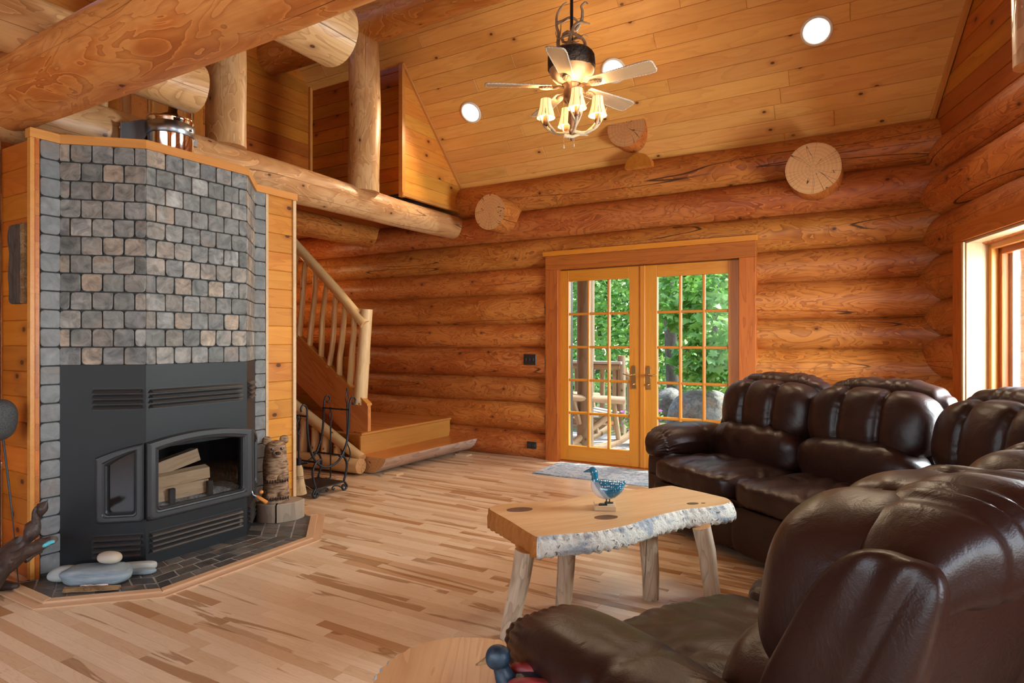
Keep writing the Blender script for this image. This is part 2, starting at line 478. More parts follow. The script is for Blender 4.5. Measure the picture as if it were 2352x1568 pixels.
def maple_floor():
    m, nt, b = new_mat('maple_floor')
    tc, v, r = obj_vec(nt, (1.0, 9.0, 9.0))
    n1 = nd(nt, 'ShaderNodeTexNoise', {'Vector': v, 'Scale': 1.3, 'Detail': 3.0, 'Roughness': 0.55, 'Distortion': 0.7}).outputs[0]
    base = ramp(nt, r, [(0.0, (0.74, 0.535, 0.345)), (0.35, (0.79, 0.59, 0.40)), (0.62, (0.70, 0.49, 0.305)), (0.84, (0.67, 0.455, 0.28)), (0.94, (0.57, 0.34, 0.18)), (1.0, (0.44, 0.225, 0.095))])
    n2 = nd(nt, 'ShaderNodeTexNoise', {'Vector': v, 'Scale': 0.75, 'Detail': 3.5, 'Roughness': 0.6, 'Distortion': 1.0}).outputs[0]
    heart = rng(nt, n2, 0.54, 0.60)
    gate = rng(nt, mth(nt, 'FRACT', mth(nt, 'MULTIPLY', r, 13.7)), 0.42, 0.50)
    c = mixc(nt, mth(nt, 'MULTIPLY', mth(nt, 'MULTIPLY', heart, gate), 0.8), base, (0.37, 0.18, 0.07))
    edge = rng(nt, mth(nt, 'ABSOLUTE', mth(nt, 'SUBTRACT', n2, 0.57)), 0.02, 0.0)
    c = mixc(nt, mth(nt, 'MULTIPLY', mth(nt, 'MULTIPLY', edge, gate), 0.5), c, (0.20, 0.085, 0.03))
    fr = mth(nt, 'POWER', mth(nt, 'FRACT', mth(nt, 'MULTIPLY', n1, 16.0)), 4.0)
    c = mixc(nt, mth(nt, 'MULTIPLY', fr, 0.16), c, (0.36, 0.18, 0.08))
    nt.links.new(c, b.inputs['Base Color'])
    b.inputs['Roughness'].default_value = 0.27
    bump(nt, b, fr, 0.0006, 0.4)
    return m
M_FLOOR = maple_floor()

M_SLATE = slate('slate_tile', [(0.0, (0.105, 0.105, 0.098)), (0.18, (0.17, 0.17, 0.155)), (0.34, (0.13, 0.13, 0.13)), (0.48, (0.22, 0.21, 0.19)), (0.60, (0.155, 0.132, 0.11)), (0.72, (0.27, 0.265, 0.25)), (0.82, (0.185, 0.18, 0.17)), (0.90, (0.27, 0.205, 0.15)), (0.96, (0.30, 0.235, 0.18)), (1.0, (0.17, 0.17, 0.165))], contrast=1.05, bd=0.009)
M_SLATE2 = slate('slate_border', [(0.0, (0.15, 0.158, 0.155)), (0.5, (0.195, 0.20, 0.198)), (1.0, (0.17, 0.165, 0.16))], contrast=0.5)
M_HEARTH = slate('slate_hearth', [(0.0, (0.045, 0.04, 0.038)), (0.3, (0.085, 0.075, 0.066)), (0.5, (0.05, 0.05, 0.052)), (0.7, (0.12, 0.092, 0.072)), (0.85, (0.10, 0.10, 0.09)), (1.0, (0.15, 0.13, 0.11))], rough=0.33, contrast=0.8)
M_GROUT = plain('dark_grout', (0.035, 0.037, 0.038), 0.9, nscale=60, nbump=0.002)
M_GROUT2 = plain('pale_grout', (0.40, 0.39, 0.39), 0.9, nscale=60, nbump=0.002)
M_STEEL = plain('stove_black', (0.008, 0.0082, 0.0088), 0.5, 0.0, nscale=900, nbump=0.0003, spec=0.35)
M_CAST = plain('stove_casting', (0.024, 0.024, 0.025), 0.45, 0.0, nscale=500, nbump=0.0006)
M_IRON = plain('wrought_iron', (0.022, 0.026, 0.032), 0.33, 0.6, nscale=120, nbump=0.001)
M_SLAT = plain('louvre_steel', (0.030, 0.026, 0.025), 0.4)
M_SOOT = plain('firebox_soot', (0.012, 0.010, 0.010), 0.9, nscale=30, nbump=0.004)
M_ASH = plain('ash', (0.33, 0.32, 0.31), 0.95, nscale=90, nbump=0.01, var=0.5)
M_CHROME = plain('polished_flue', (0.82, 0.72, 0.62), 0.07, 1.0)
M_GALV = plain('galvanised_steel', (0.42, 0.48, 0.54), 0.3, 1.0, nscale=40, nbump=0.0005)
M_BRASS = plain('brass', (0.62, 0.40, 0.16), 0.22, 1.0)
M_BRONZE = plain('bronze_fitting', (0.23, 0.12, 0.06), 0.4, 0.6, nscale=150, nbump=0.001)
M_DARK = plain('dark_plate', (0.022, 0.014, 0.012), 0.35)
M_GLASS = pane_glass('window_glass', (0.97, 0.99, 0.98), 0.35)
M_SGLASS = pane_glass('stove_glass', (0.9, 0.9, 0.9), 0.8, 0.02)
M_SGLASS2 = plain('smoky_glass', (0.016, 0.013, 0.011), 0.08)
M_WHITE = plain('white_enamel', (0.80, 0.78, 0.75), 0.35)
M_GASKET = plain('dark_gasket', (0.015, 0.015, 0.016), 0.6)

def leather():
    m, nt, b = new_mat('brown_leather')
    tc = nd(nt, 'ShaderNodeTexCoord')
    v = tc.outputs['Object']
    n0 = nd(nt, 'ShaderNodeTexNoise', {'Vector': v, 'Scale': 3.0, 'Detail': 3.0}).outputs[0]
    c = mixc(nt, rng(nt, n0, 0.35, 0.7), (0.017, 0.0055, 0.0038), (0.030, 0.0105, 0.0073))
    nt.links.new(c, b.inputs['Base Color'])
    b.inputs['Roughness'].default_value = 0.38
    b.inputs['Specular IOR Level'].default_value = 0.36
    vo = nd(nt, 'ShaderNodeTexVoronoi', {'Vector': v, 'Scale': 330.0}).outputs['Distance']
    mp = nd(nt, 'ShaderNodeMapping', {0: v, 3: (1.0, 1.0, 1.0)}).outputs[0]
    wr = nd(nt, 'ShaderNodeTexNoise', {'Vector': mp, 'Scale': 11.0, 'Detail': 4.0, 'Roughness': 0.55, 'Distortion': 1.2}).outputs[0]
    h = mth(nt, 'ADD', mth(nt, 'MULTIPLY', vo, 0.05), wr)
    bump(nt, b, h, 0.006, 0.5)
    return m
M_LEATHER = leather()
# ------------------------------------------------------------------ the room
CX0, CY0, CH = 0.0, 0.0, 1.27
FW = Vector((-math.sin(math.radians(30.5)), math.cos(math.radians(30.5)), 0))
RT = Vector((math.cos(math.radians(30.5)), math.sin(math.radians(30.5)), 0))
# the right wall is set at an angle: direction WE (towards the rear of the room), outward normal WN
WN = Vector((0.958, 0.286, 0)).normalized()
WE = Vector((WN.y, -WN.x, 0))
WC = Vector((0.419, 5.95, 0))            # the corner, at the joints between the logs (offset 2.104)
def wall_pt(s, off, z):
    """a point on the right wall: s metres from the corner, off = distance along its normal"""
    p = WC + WE * s + WN * (off - 2.104)
    return Vector((p.x, p.y, z))

# floor ---------------------------------------------------------------------------------
floor = empty('floor', kind='structure')
box_obj('subfloor', (-9.0, -3.6, -0.14), (3.6, 6.2, -0.016), M_FLOOR, floor)
PW = 0.057
cand = []
y = 0.62
row = 0
while y < 6.02:
    x0 = -5.35 if y > 3.25 else -4.75
    x = x0 - rnd.uniform(0, 0.6)
    while x < 0.85:
        L = rnd.choice((0.32, 0.45, 0.55, 0.7, 0.85, 1.05)) * rnd.uniform(0.85, 1.15)
        cand.append((x, y, L))
        x += L
    y += PW
    row += 1
def view_area(c):
    x, y, L = c
    p = Vector((x + L / 2, y, 0))
    d = p.dot(FW)
    if d < 0.6: return 0
    px = 1176 + 1431 * p.dot(RT) / d
    py = 784 + 1431 * CH / d
    if px < -150 or py > 1640: return 0
    hidden = (px > 1450 and py > 1150) or px > 1720 or (px < 640 and py < 1190 + (640 - px) * 0.24) or (-3.9 < p.x < -3.15 and 1.75 < p.y < 2.85)
    return L / d ** 3 * (0.02 if hidden else 1)
cand.sort(key=view_area, reverse=True)
rest = MB()
for i, (x, y, L) in enumerate(cand):
    if i < 300:
        m = MB(); m.board(L - 0.0006, PW - 0.0006, 0.016, 0.0006)
        m.build('plank', M_FLOOR, floor, Matrix.Translation((x + L / 2, y, -0.008)))
    else:
        b0 = MB(); b0.board(L - 0.0006, PW - 0.0006, 0.016, 0.0006)
        rest.add([(v[0] + x + L / 2, v[1] + y, v[2] - 0.008) for v in b0.v], b0.f)
rest.build('plank_field', M_FLOOR, floor, kind='stuff')

# back wall of stacked logs ---------------------------------------------------------------
wall_back = empty('wall_back', kind='structure')
JB = [-0.02, 0.285, 0.59, 0.872, 1.198, 1.472, 1.795, 2.083, 2.395, 2.712, 3.06]
LM = [W_LOG, W_END]
for i in range(10):
    z = (JB[i] + JB[i + 1]) / 2
    r = (JB[i + 1] - JB[i]) / 2 * 1.13
    sd = i * 3.7
    if i < 7:
        log_obj('log', (-7.6, 6.10, z), (-3.085, 6.10, z), r * 1.0, r * 1.0, LM, wall_back, 28, 0.035, 0.0, sd)
        log_obj('log', (-0.985, 6.10, z), (0.95, 6.10, z), r, r, LM, wall_back, 28, 0.03, 0.0, sd + 1)
    else:
        log_obj('log', (-7.6, 6.10, z), (0.95, 6.10, z), r, r, LM, wall_back, 28, 0.035, 0.0, sd)
box_obj('chinking', (-7.6, 6.07, 0.0), (-3.09, 6.13, 3.0), M_DARK, wall_back)
box_obj('chinking', (-0.98, 6.07, 0.0), (0.6, 6.13, 3.0), M_DARK, wall_back)
box_obj('chinking', (-3.09, 6.07, 2.25), (-0.98, 6.13, 3.0), M_DARK, wall_back)

# right wall of stacked logs with its window ------------------------------------------------
wall_right = empty('wall_right', kind='structure')
JR = [-0.16, 0.135, 0.435, 0.73, 0.993, 1.318, 1.603, 1.948, 2.268, 2.60, 2.885]
OFFC = 2.184
W0, W1, WZ0, WZ1 = 0.60, 2.36, 0.72, 2.0      # window opening along the wall and in height
def wall_log(s0, s1, z, r, sd):
    log_obj('log', wall_pt(s0, OFFC, z), wall_pt(s1, OFFC, z), r, r, LM, wall_right, 28, 0.03, 0.0, sd)
for i in range(10):
    z = (JR[i] + JR[i + 1]) / 2
    r = (JR[i + 1] - JR[i]) / 2 * 1.13
    sd = 60 + i * 2.9
    if JR[i + 1] < 0.8 or JR[i] > 1.93:
        wall_log(-0.4, 9.4, z, r, sd)
    else:
        wall_log(-0.4, W0 - 0.02, z, r, sd)
        wall_log(W1 + 0.02, 4.6, z, r, sd + 1)
        wall_log(7.4, 9.4, z, r, sd + 2)
# gable boards above the logs
gb = 2.10
zz = 2.74
k = 0
while zz < 5.6:
    # the far end of each board meets the sloping ceiling
    yc = 6.05 - max(0.0, (zz + 0.10 - 3.03)) / 1.03
    s0 = max(-0.10, (5.95 - yc) / (-WE.y) - 0.10)
    s = s0
    while s < 6.0:
        L = min(6.0 - s, rnd.uniform(1.6, 3.2))
        board_obj('plank', wall_pt(s + L / 2, gb, zz + 0.07), WE, -WN, L - 0.002, 0.1375, 0.02, W_PANEL, wall_right, 0.005)
        s += L
    zz += 0.14
    k += 1

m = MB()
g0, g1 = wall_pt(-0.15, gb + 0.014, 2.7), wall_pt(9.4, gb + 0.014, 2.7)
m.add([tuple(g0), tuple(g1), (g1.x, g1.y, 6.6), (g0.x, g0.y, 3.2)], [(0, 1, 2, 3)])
m.build('gap_backing', M_GROUT, wall_right)  # dark sheet added behind the gable boards so their gaps look shaded

# ceiling: 12-in-12 slope of pine boards ------------------------------------------------------
ceiling = empty('ceiling', kind='structure')
SL = 1.03
CD = Vector((0, -1, SL)).normalized()              # up the slope
CN = Vector((0, -SL, -1)).normalized()             # into the room
def ceil_pt(x, y, d=0.0):
    return Vector((x, y, 3.03 + SL * (6.05 - y))) + CN * d
up = 0.138
t = -0.02
while t < 2.75:
    yc = 6.05 + CD.y * (t + up / 2)
    xr = (2.085 - 0.286 * yc) / 0.958
    x = -4.24 if yc > 4.98 else -6.6
    first = True
    while x < xr - 0.05:
        L = rnd.uniform(0.9, 2.9)
        if first: L *= rnd.uniform(0.4, 1)
        first = False
        L = min(L, xr - x)
        if xr - x - L < 0.3: L = xr - x
        c = ceil_pt(x + L / 2, yc)
        board_obj('plank', c, (1, 0, 0), CN, L - 0.0012, up - 0.0011, 0.02, W_CEIL, ceiling, 0.0035)
        x += L
    t += up
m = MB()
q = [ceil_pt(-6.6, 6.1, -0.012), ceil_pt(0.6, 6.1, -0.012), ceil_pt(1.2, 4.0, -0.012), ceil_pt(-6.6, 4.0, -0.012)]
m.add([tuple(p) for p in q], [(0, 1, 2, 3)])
m.build('gap_backing', M_GROUT, ceiling)  # near-black backing that puts shade into the gaps between ceiling boards
m = MB()
m.add([(-8, 6.4, 3.03 - SL * 0.35 + 0.03), (3, 6.4, 3.03 - SL * 0.35 + 0.03), (3.0, 1.6, 3.06 + SL * 4.45), (-8, 1.6, 3.06 + SL * 4.45), (-8, -3.6, 3.06 + SL * 4.45 - 5.2), (3.2, -3.6, 3.06 + SL * 4.45 - 5.2)],
      [(0, 1, 2, 3), (3, 2, 5, 4)])
m.build('roof_deck', W_CEIL, ceiling)
# rake trim where ceiling meets the gable
rp0 = ceil_pt((2.07 - 0.286 * 6.06) / 0.958, 6.06, 0.018); rp1 = ceil_pt((2.07 - 0.286 * 4.2) / 0.958, 4.2, 0.018)
board_obj('trim_1', (rp0 + rp1) / 2, rp1 - rp0, -WN, (rp1 - rp0).length, 0.05, 0.03, W_TRIM, None, 0.003, kind='structure')

# fireplace wall (x = -3.88) and its return --------------------------------------------------
wall_fp = empty('wall_fireplace', kind='structure')
FX = -3.88
z = 0.0
rows = 0
while z < 2.34:
    h = min(0.1385, 2.36 - z)
    board_obj('plank', (FX - 0.012, 3.147, z + h / 2), (0, 1, 0), (1, 0, 0), 0.255, h - 0.001, 0.02, W_YEL, wall_fp, 0.004)
    z += 0.1385
z = 0.0
while z < 2.3:
    h = min(0.1385, 2.36 - z)
    board_obj('plank', (-4.06, 1.575, z + h / 2), (1, 0, 0), (0, -1, 0), 0.40, h - 0.001, 0.02, W_PANEL, wall_fp, 0.004)
    z += 0.1385
# corner boards
box_obj('corner_board', (FX - 0.02, 1.545, 0.0), (FX + 0.014, 1.585, 2.36), W_TRIM, wall_fp, 0.003)
box_obj('corner_board', (FX - 0.02, 3.018, 0.0), (FX + 0.010, 3.040, 2.36), W_PALE, wall_fp, 0.003)
box_obj('corner_board', (FX - 0.03, 3.264, 0.0), (FX + 0.012, 3.292, 2.36), W_PALE, wall_fp, 0.003)
box_obj('core', (-4.26, 3.03, 0.0), (FX - 0.022, 3.27, 2.36), W_PANEL, wall_fp)
box_obj('core', (-4.26, 1.59, 0.0), (-4.10, 3.1, 2.36), W_PANEL, wall_fp)
box_obj('core', (-4.26, 1.586, 2.30), (FX - 0.02, 3.27, 2.36), W_PANEL, wall_fp)

# far walls of the house, out of view, that close the room
shell = empty('wall_rear', kind='structure')
box_obj('wall_rear_panel', (-9.0, -3.4, 0), (-3.6, -3.25, 4.4), W_PANEL, shell)
box_obj('wall_rear_panel', (1.2, -3.4, 0), (3.4, -3.25, 4.4), W_PANEL, shell)
box_obj('wall_rear_panel', (-3.6, -3.4, 0), (1.2, -3.25, 0.5), W_PANEL, shell)
sh2 = empty('wall_left', kind='structure')
box_obj('wall_left_panel', (-8.1, -3.4, 0), (-7.95, 6.2, 5.0), W_PANEL, sh2)

# ------------------------------------------------------------------ loft
loft = empty('wall_loft', kind='structure')
# wall facing the room across the loft (y = 4.97) and the side wall (x = -5.61)
z = 2.80
while z < 4.6:
    ycl = 4.97
    x0, x1 = -5.60, -4.27
    for (a, b_) in ((x0, rnd.uniform(-5.1, -4.8)), (None, x1)):
        if a is None: a = last
        last = b_
        board_obj('plank', ((a + b_) / 2, 4.98, z + 0.0705), (1, 0, 0), (0, -1, 0), b_ - a - 0.001, 0.1385, 0.02, W_PANEL, loft, 0.004)
    board_obj('plank', (-5.61, 4.30, z + 0.0705), (0, 1, 0), (1, 0, 0), 1.34, 0.1385, 0.02, W_PANEL, loft, 0.004)
    z += 0.141
box_obj('gap_backing', (-5.66, 3.6, 2.78), (-5.625, 5.0, 4.6), M_GROUT, loft)  # shade behind the loft side boards, put in as a dark sheet
box_obj('gap_backing', (-5.62, 4.992, 2.78), (-4.28, 5.01, 4.0), M_GROUT, loft)  # dark sheet again, shading the gaps of the wall across the loft
box_obj('corner_strip', (-5.605, 4.935, 2.78), (-5.565, 4.968, 4.7), W_TRIM, loft)
# triangular cheek above the beam (x = -4.25)
z = 2.80
while z < 4.10:
    y0 = 4.985
    y1a = 6.05 - max(0, z - 3.03) / SL
    y1b = 6.05 - max(0, z + 0.139 - 3.03) / SL
    y1b = max(y1b, y0 + 0.01)
    m = MB()
    pts = [(y0, z), (min(y1a, 6.06), z), (min(y1b, 6.06), min(z + 0.139, 3.03 + SL * (6.05 - y1b))), (y0, min(z + 0.139, 4.12))]
    cy = sum(p[0] for p in pts) / 4; cz = sum(p[1] for p in pts) / 4
    # local x = +y of the room so the grain runs along the board
    poly = [(p[0] - cy, p[1] - cz) for p in pts]
    m.prism(poly, -0.01, 0.01, 0.003)
    mw = Matrix(((0, 0, 1, -4.25), (1, 0, 0, cy), (0, 1, 0, cz), (0, 0, 0, 1)))
    m.build('plank', W_YEL, loft, mw)
    z += 0.1405
ch0, ch1 = Vector((-4.225, 4.96, 4.14)), Vector((-4.225, 6.06, 3.01))
board_obj('rake_strip', (ch0 + ch1) / 2, ch1 - ch0, (1, 0, 0), (ch1 - ch0).length, 0.035, 0.03, W_TRIM, loft)
box_obj('cheek_post', (-4.27, 4.945, 2.76), (-4.222, 4.99, 4.13), W_TRIM, loft, 0.003)
board_obj('cheek_sill', (-4.235, 5.50, 2.79), (0, 1, 0), (1, 0, 0), 1.10, 0.04, 0.04, W_TRIM, loft)
# doorway at the far end of the loft wall
box_obj('door_casing', (-5.62, 3.52, 2.76), (-5.55, 3.62, 4.7), W_PANEL, loft)
box_obj('door_casing', (-5.62, 2.75, 2.76), (-5.55, 2.86, 4.7), W_PANEL, loft)
box_obj('door_leaf', (-5.66, 2.86, 2.76), (-5.62, 3.52, 4.7), W_CASE, loft)
z = 2.80
while z < 4.4:
    board_obj('plank', (-5.61, 1.6, z + 0.0705), (0, 1, 0), (1, 0, 0), 2.3, 0.140, 0.02, W_YEL, loft, 0.004)
    z += 0.141
# loft deck
deck = empty('ceiling_loft_deck', kind='structure')
x = -7.4
while x < -4.35:
    board_obj('plank', (x + 0.07, 3.75, 2.735), (0, 1, 0), (0, 0, -1), 4.5, 0.139, 0.04, W_CASE, deck, 0.004)
    x += 0.14
x = -5.4
while x < -1.2:
    board_obj('plank', (x + 0.07, 0.2, 3.03), (0, 1, 0), (0, 0, -1), 2.5, 0.139, 0.04, W_PANEL, deck, 0.004)
    x += 0.14

# ------------------------------------------------------------------ heavy log timbers (each a thing)
PL = [W_LOG2, W_END]; BL = [W_LOG3, W_END]
def timber(name, p0, p1, r0, r1, mats, label, cat, seg=32, wob=0.05, bend=0.0, seed=0.0, group=None):
    o = log_obj(name, p0, p1, r0, r1, mats, None, seg, wob, bend, seed)
    tag(o, label, cat, group)
    return o
timber('log_beam', (-5.6, 1.57, 2.635), (1.9, 1.57, 2.635), 0.188, 0.18, PL, 'huge orange mottled log beam crossing overhead at the top corner above the fireplace', 'beam', 36, 0.03, 0.0, 2.0)
timber('log_joist', (-2.47, -1.2, 2.88), (-2.47, 2.36, 2.88), 0.165, 0.162, BL, 'pale log joist with rounded end resting over the huge beam, beside the tall loft post', 'beam', 36, 0.03, 0.0, 5.0)
timber('log_joist', (-3.685, -1.2, 2.85), (-3.685, 2.35, 2.85), 0.155, 0.152, BL, 'pale log joist with rounded end just above the shiny flue pipe', 'beam', 36, 0.03, 0.0, 8.0)
timber('log_beam', (-4.30, 1.35, 2.60), (-4.30, 6.1, 2.61), 0.185, 0.128, BL, 'long tapering blond log beam carrying the loft above the fireplace wall', 'beam', 36, 0.04, 0.015, 11.0)
timber('log_beam', (-5.62, 2.9, 2.60), (-5.62, 6.05, 2.62), 0.15, 0.15, LM, 'dark log joist under the loft above the stair rail', 'beam', 28, 0.03, 0.0, 13.0)
timber('log_beam', (-6.2, 4.42, 4.285), (1.6, 4.42, 4.285), 0.168, 0.165, PL, 'log purlin along the ceiling resting on the tall loft post', 'beam', 32, 0.035, 0.0, 17.0)
timber('log_post', (-4.27, 2.975, 2.745), (-4.27, 2.975, 4.6), 0.142, 0.138, BL, 'short thick loft post standing on the beam just behind the flue', 'post', 28, 0.05, 0.0, 19.0)
timber('log_post', (-4.26, 4.43, 2.70), (-4.26, 4.43, 4.16), 0.155, 0.142, BL, 'tall blond loft post standing on the beam beside the triangular panel', 'post', 28, 0.06, 0.01, 23.0)
timber('log_post', (-4.335, 1.46, 0.0), (-4.335, 1.46, 2.46), 0.125, 0.12, BL, 'round log post standing beside the dark bark slab', 'post', 24, 0.05, 0.0, 29.0)
timber('log_post', (0.667, 3.944, 2.63), (0.667, 3.944, 5.1), 0.095, 0.10, BL, 'log hanging post with sawn end high up before the gable boards', 'post', 24, 0.05, 0.0, 31.0)
# log ends poking out of the back wall
def stub(p0, p1, r, label, seed):
    o = log_obj('log_end', p0, p1, r, r, [W_LOG, W_END], None, 36, 0.03, 0.0, seed)
    tag(o, label, 'log end')
stub((-3.60, 6.05, 2.66), (-3.60, 5.64, 2.66), 0.192, 'round sawn log end poking from the back wall near the loft beam', 3.0)
stub((-0.465, 6.05, 2.685), (-0.465, 5.63, 2.685), 0.205, 'round cracked log end poking from the back wall above the sofa', 7.0)
# half-round log end let into the ceiling boards
def half_round(centre, r, a0, a1, y0, y1, label, mats):
    """a log end of which the arc from a0 to a1 (degrees) shows, closed by a flat"""
    m = MB()
    n = 26
    prof = []
    for i in range(n + 1):
        a = math.radians(a0 + (a1 - a0) * i / n)
        prof.append((r * math.cos(a), r * math.sin(a)))
    k = len(prof)
    vs = [(yy, px, pz) for yy in (y0, y1) for (px, pz) in prof]
    fs = [(i, i + 1, k + i + 1, k + i) for i in range(k - 1)]
    fs.append((k - 1, 0, k, 2 * k - 1))
    m.add(vs, fs, 0, False)
    m.add(vs[:k], [tuple(reversed(range(k)))], 1)
    m.add(vs[k:], [tuple(range(k))], 1)
    # local x runs along the log (world -y)
    mw = Matrix(((0, -1, 0, centre[0]), (-1, 0, 0, centre[1]), (0, 0, 1, centre[2]), (0, 0, 0, 1)))
    m.build('log_end', mats, None, mw, label=label, cat='log end')
half_round((-2.09, 6.05, 3.325), 0.187, 159, 381, 0.0, 0.35, 'half-round sawn log end set into the sloping ceiling boards', [W_LOG, W_END])
half_round((-2.02, 6.05, 2.965), 0.135, 0, 180, 0.0, 0.21, 'small half-round wooden block at the eave under the ceiling log end', [W_YEL, W_PANEL])

# ------------------------------------------------------------------ french doors
door = empty('door_1', (-2.03, 6.0, 0.0), kind='structure')
CYF = 5.915
def flat(name, lo, hi, mat, parent, grain='z', c=0.003):
    """board whose local x (grain) runs along the given axis; front faces -y"""
    cx = Vector([(a + b_) / 2 for a, b_ in zip(lo, hi)])
    sx, sy, sz = hi[0] - lo[0], hi[1] - lo[1], hi[2] - lo[2]
    if grain == 'z': return board_obj(name, cx, (0, 0, 1), (0, -1, 0), sz, sx, sy, mat, parent, c)
    return board_obj(name, cx, (1, 0, 0), (0, -1, 0), sx, sz, sy, mat, parent, c)
flat('casing', (-3.072, CYF, 0.0), (-2.925, 6.12, 2.03), W_CASE, door)
flat('casing', (-1.095, CYF, 0.0), (-0.950, 6.12, 2.03), W_CASE, door)
flat('casing_head', (-3.072, CYF, 2.03), (-0.950, 6.12, 2.175), W_CASE, door, 'x')
flat('casing_cap', (-3.095, CYF - 0.02, 2.175), (-0.935, 6.12, 2.226), W_DOOR, door, 'x')
flat('outer_jamb', (-3.06, 6.04, 0.0), (-2.945, 6.34, 2.03), M_DARK, door)  # shade on this jamb painted in with a near-black material
flat('outer_jamb', (-1.085, 6.04, 0.0), (-1.0, 6.34, 2.03), W_CASE, door)
flat('outer_head', (-3.06, 6.04, 2.022), (-1.0, 6.34, 2.10), W_CASE, door, 'x')
flat('threshold', (-2.925, 5.93, 0.0), (-1.10, 6.2, 0.014), W_CASE, door, 'x')
DY0, DY1 = 5.985, 6.03
def leaf(x0, x1, sl, sr, hinge_left):
    lf = empty('door_leaf', ((x0 + x1) / 2, 6.0, 0.0))
    attach(lf, door)
    z0, z1 = 0.016, 2.022
    gl, gr, gz0, gz1 = x0 + sl, x1 - sr, 0.172, 1.905
    flat('stile', (x0, DY0, z0), (gl, DY1, z1), W_DOOR, lf)
    flat('stile', (gr, DY0, z0), (x1, DY1, z1), W_DOOR, lf)
    flat('rail', (gl, DY0, z0), (gr, DY1, gz0), W_DOOR, lf, 'x')
    flat('rail', (gl, DY0, gz1), (gr, DY1, z1), W_DOOR, lf, 'x')
    cw = (gr - gl) / 3; rh = (gz1 - gz0) / 5
    for i in (1, 2):
        flat('muntin', (gl + i * cw - 0.013, DY0 + 0.004, gz0), (gl + i * cw + 0.013, DY1 - 0.004, gz1), W_DOOR, lf, 'z', 0.006)
    for j in (1, 2, 3, 4):
        flat('muntin', (gl, DY0 + 0.006, gz0 + j * rh - 0.013), (gr, DY1 - 0.006, gz0 + j * rh + 0.013), W_DOOR, lf, 'x', 0.006)
    for i in range(3):
        for j in range(5):
            box_obj('pane', (gl + i * cw + 0.008, 6.007, gz0 + j * rh + 0.008), (gl + (i + 1) * cw - 0.008, 6.011, gz0 + (j + 1) * rh - 0.008), M_GLASS, lf)
    hx = x0 - 0.012 if hinge_left else x1 - 0.002
    for hz in (0.25, 1.05, 1.78):
        m = MB(); m.tube([(hx + 0.007, 5.98, hz), (hx + 0.007, 5.98, hz + 0.1)], 0.008, 8)
        m.build('hinge', M_BRASS, lf)
    # handle: long plate, lever, key knob
    px = x1 - sr / 2 - 0.012 if hinge_left else x0 + sl / 2 - 0.022
    m = MB()
    pl = [(-0.022, -0.11), (0.022, -0.11), (0.022, 0.10), (0.012, 0.125), (-0.012, 0.125), (-0.022, 0.10)]
    mw = Matrix(((1, 0, 0, px), (0, 0, -1, 5.984), (0, 1, 0, 0.905), (0, 0, 0, 1)))
    m.prism(pl, 0.0, 0.010, 0.004)
    hp = m.build('handle_plate', M_BRASS, lf, mw)
    m = MB()
    sg = -1 if hinge_left else 1
    m.tube([(px, 5.975, 0.94), (px, 5.93, 0.94)], 0.010, 10)
    m.tube([(px, 5.932, 0.94), (px + sg * 0.03, 5.925, 0.932), (px + sg * 0.06, 5.925, 0.937), (px + sg * 0.095, 5.928, 0.948)], [0.009, 0.008, 0.007, 0.006], 8)
    m.lathe([(0.001, -0.012), (0.013, -0.008), (0.013, 0.008), (0.001, 0.012)], 12, (px, 5.966, 0.845))
    m.build('lever', M_BRASS, lf)
leaf(-2.93, -2.035, 0.10, 0.125, True)
leaf(-2.000, -1.10, 0.125, 0.105, False)
flat('astragal', (-2.045, 5.975, 0.016), (-1.995, 6.035, 2.022), W_DOOR, door)

# ------------------------------------------------------------------ window in the right wall
win = empty('window_1', kind='structure')
def wbox(name, s0, s1, o0, o1, z0, z1, mat, grain='z', c=0.003, parent=None):
    c0 = wall_pt((s0 + s1) / 2, (o0 + o1) / 2, (z0 + z1) / 2)
    c0 = wall_pt((s0 + s1) / 2, (o0 + o1) / 2, (z0 + z1) / 2)
    if grain == 'z': return board_obj(name, c0, (0, 0, 1), -WN, z1 - z0, s1 - s0, o1 - o0, mat, parent or win, c)
    return board_obj(name, c0, WE, -WN, s1 - s0, z1 - z0, o1 - o0, mat, parent or win, c)
WF = 1.985   # front of the casing
wbox('casing', 0.515, 0.64, WF, WF + 0.12, 0.60, 1.965, W_CASE)
wbox('casing', 2.33, 2.45, WF, WF + 0.12, 0.60, 1.965, W_CASE)
wbox('casing_head', 0.515, 2.45, WF, WF + 0.12, 1.965, 2.085, W_CASE, 'x')
wbox('edge_strip', 0.636, 0.664, WF + 0.004, WF + 0.03, 0.66, 1.955, W_JAMB)
wbox('jamb', 0.655, 0.675, WF + 0.02, WF + 0.165, 0.66, 1.96, W_JAMB)
wbox('jamb', 2.31, 2.335, WF + 0.02, WF + 0.165, 0.66, 1.96, W_JAMB)
wbox('jamb_head', 0.65, 2.335, WF + 0.02, WF + 0.165, 1.945, 1.966, W_JAMB, 'x')
wbox('sill', 0.515, 2.45, WF - 0.03, WF + 0.24, 0.60, 0.66, W_TRIM, 'x')
wbox('frame', 0.655, 0.72, WF + 0.15, WF + 0.20, 0.66, 1.95, W_TRIM)
wbox('frame', 2.27, 2.335, WF + 0.15, WF + 0.20, 0.66, 1.95, W_TRIM)
wbox('frame_head', 0.655, 2.335, WF + 0.15, WF + 0.20, 1.895, 1.955, W_TRIM, 'x')
wbox('sash', 0.70, 0.765, WF + 0.19, WF + 0.26, 0.68, 1.925, W_CASE)
wbox('sash', 2.24, 2.30, WF + 0.19, WF + 0.26, 0.68, 1.925, W_CASE)
wbox('sash_head', 0.70, 2.30, WF + 0.19, WF + 0.26, 1.855, 1.925, W_CASE, 'x')
wbox('gasket', 0.763, 0.80, WF + 0.235, WF + 0.275, 0.68, 1.86, M_GALV)
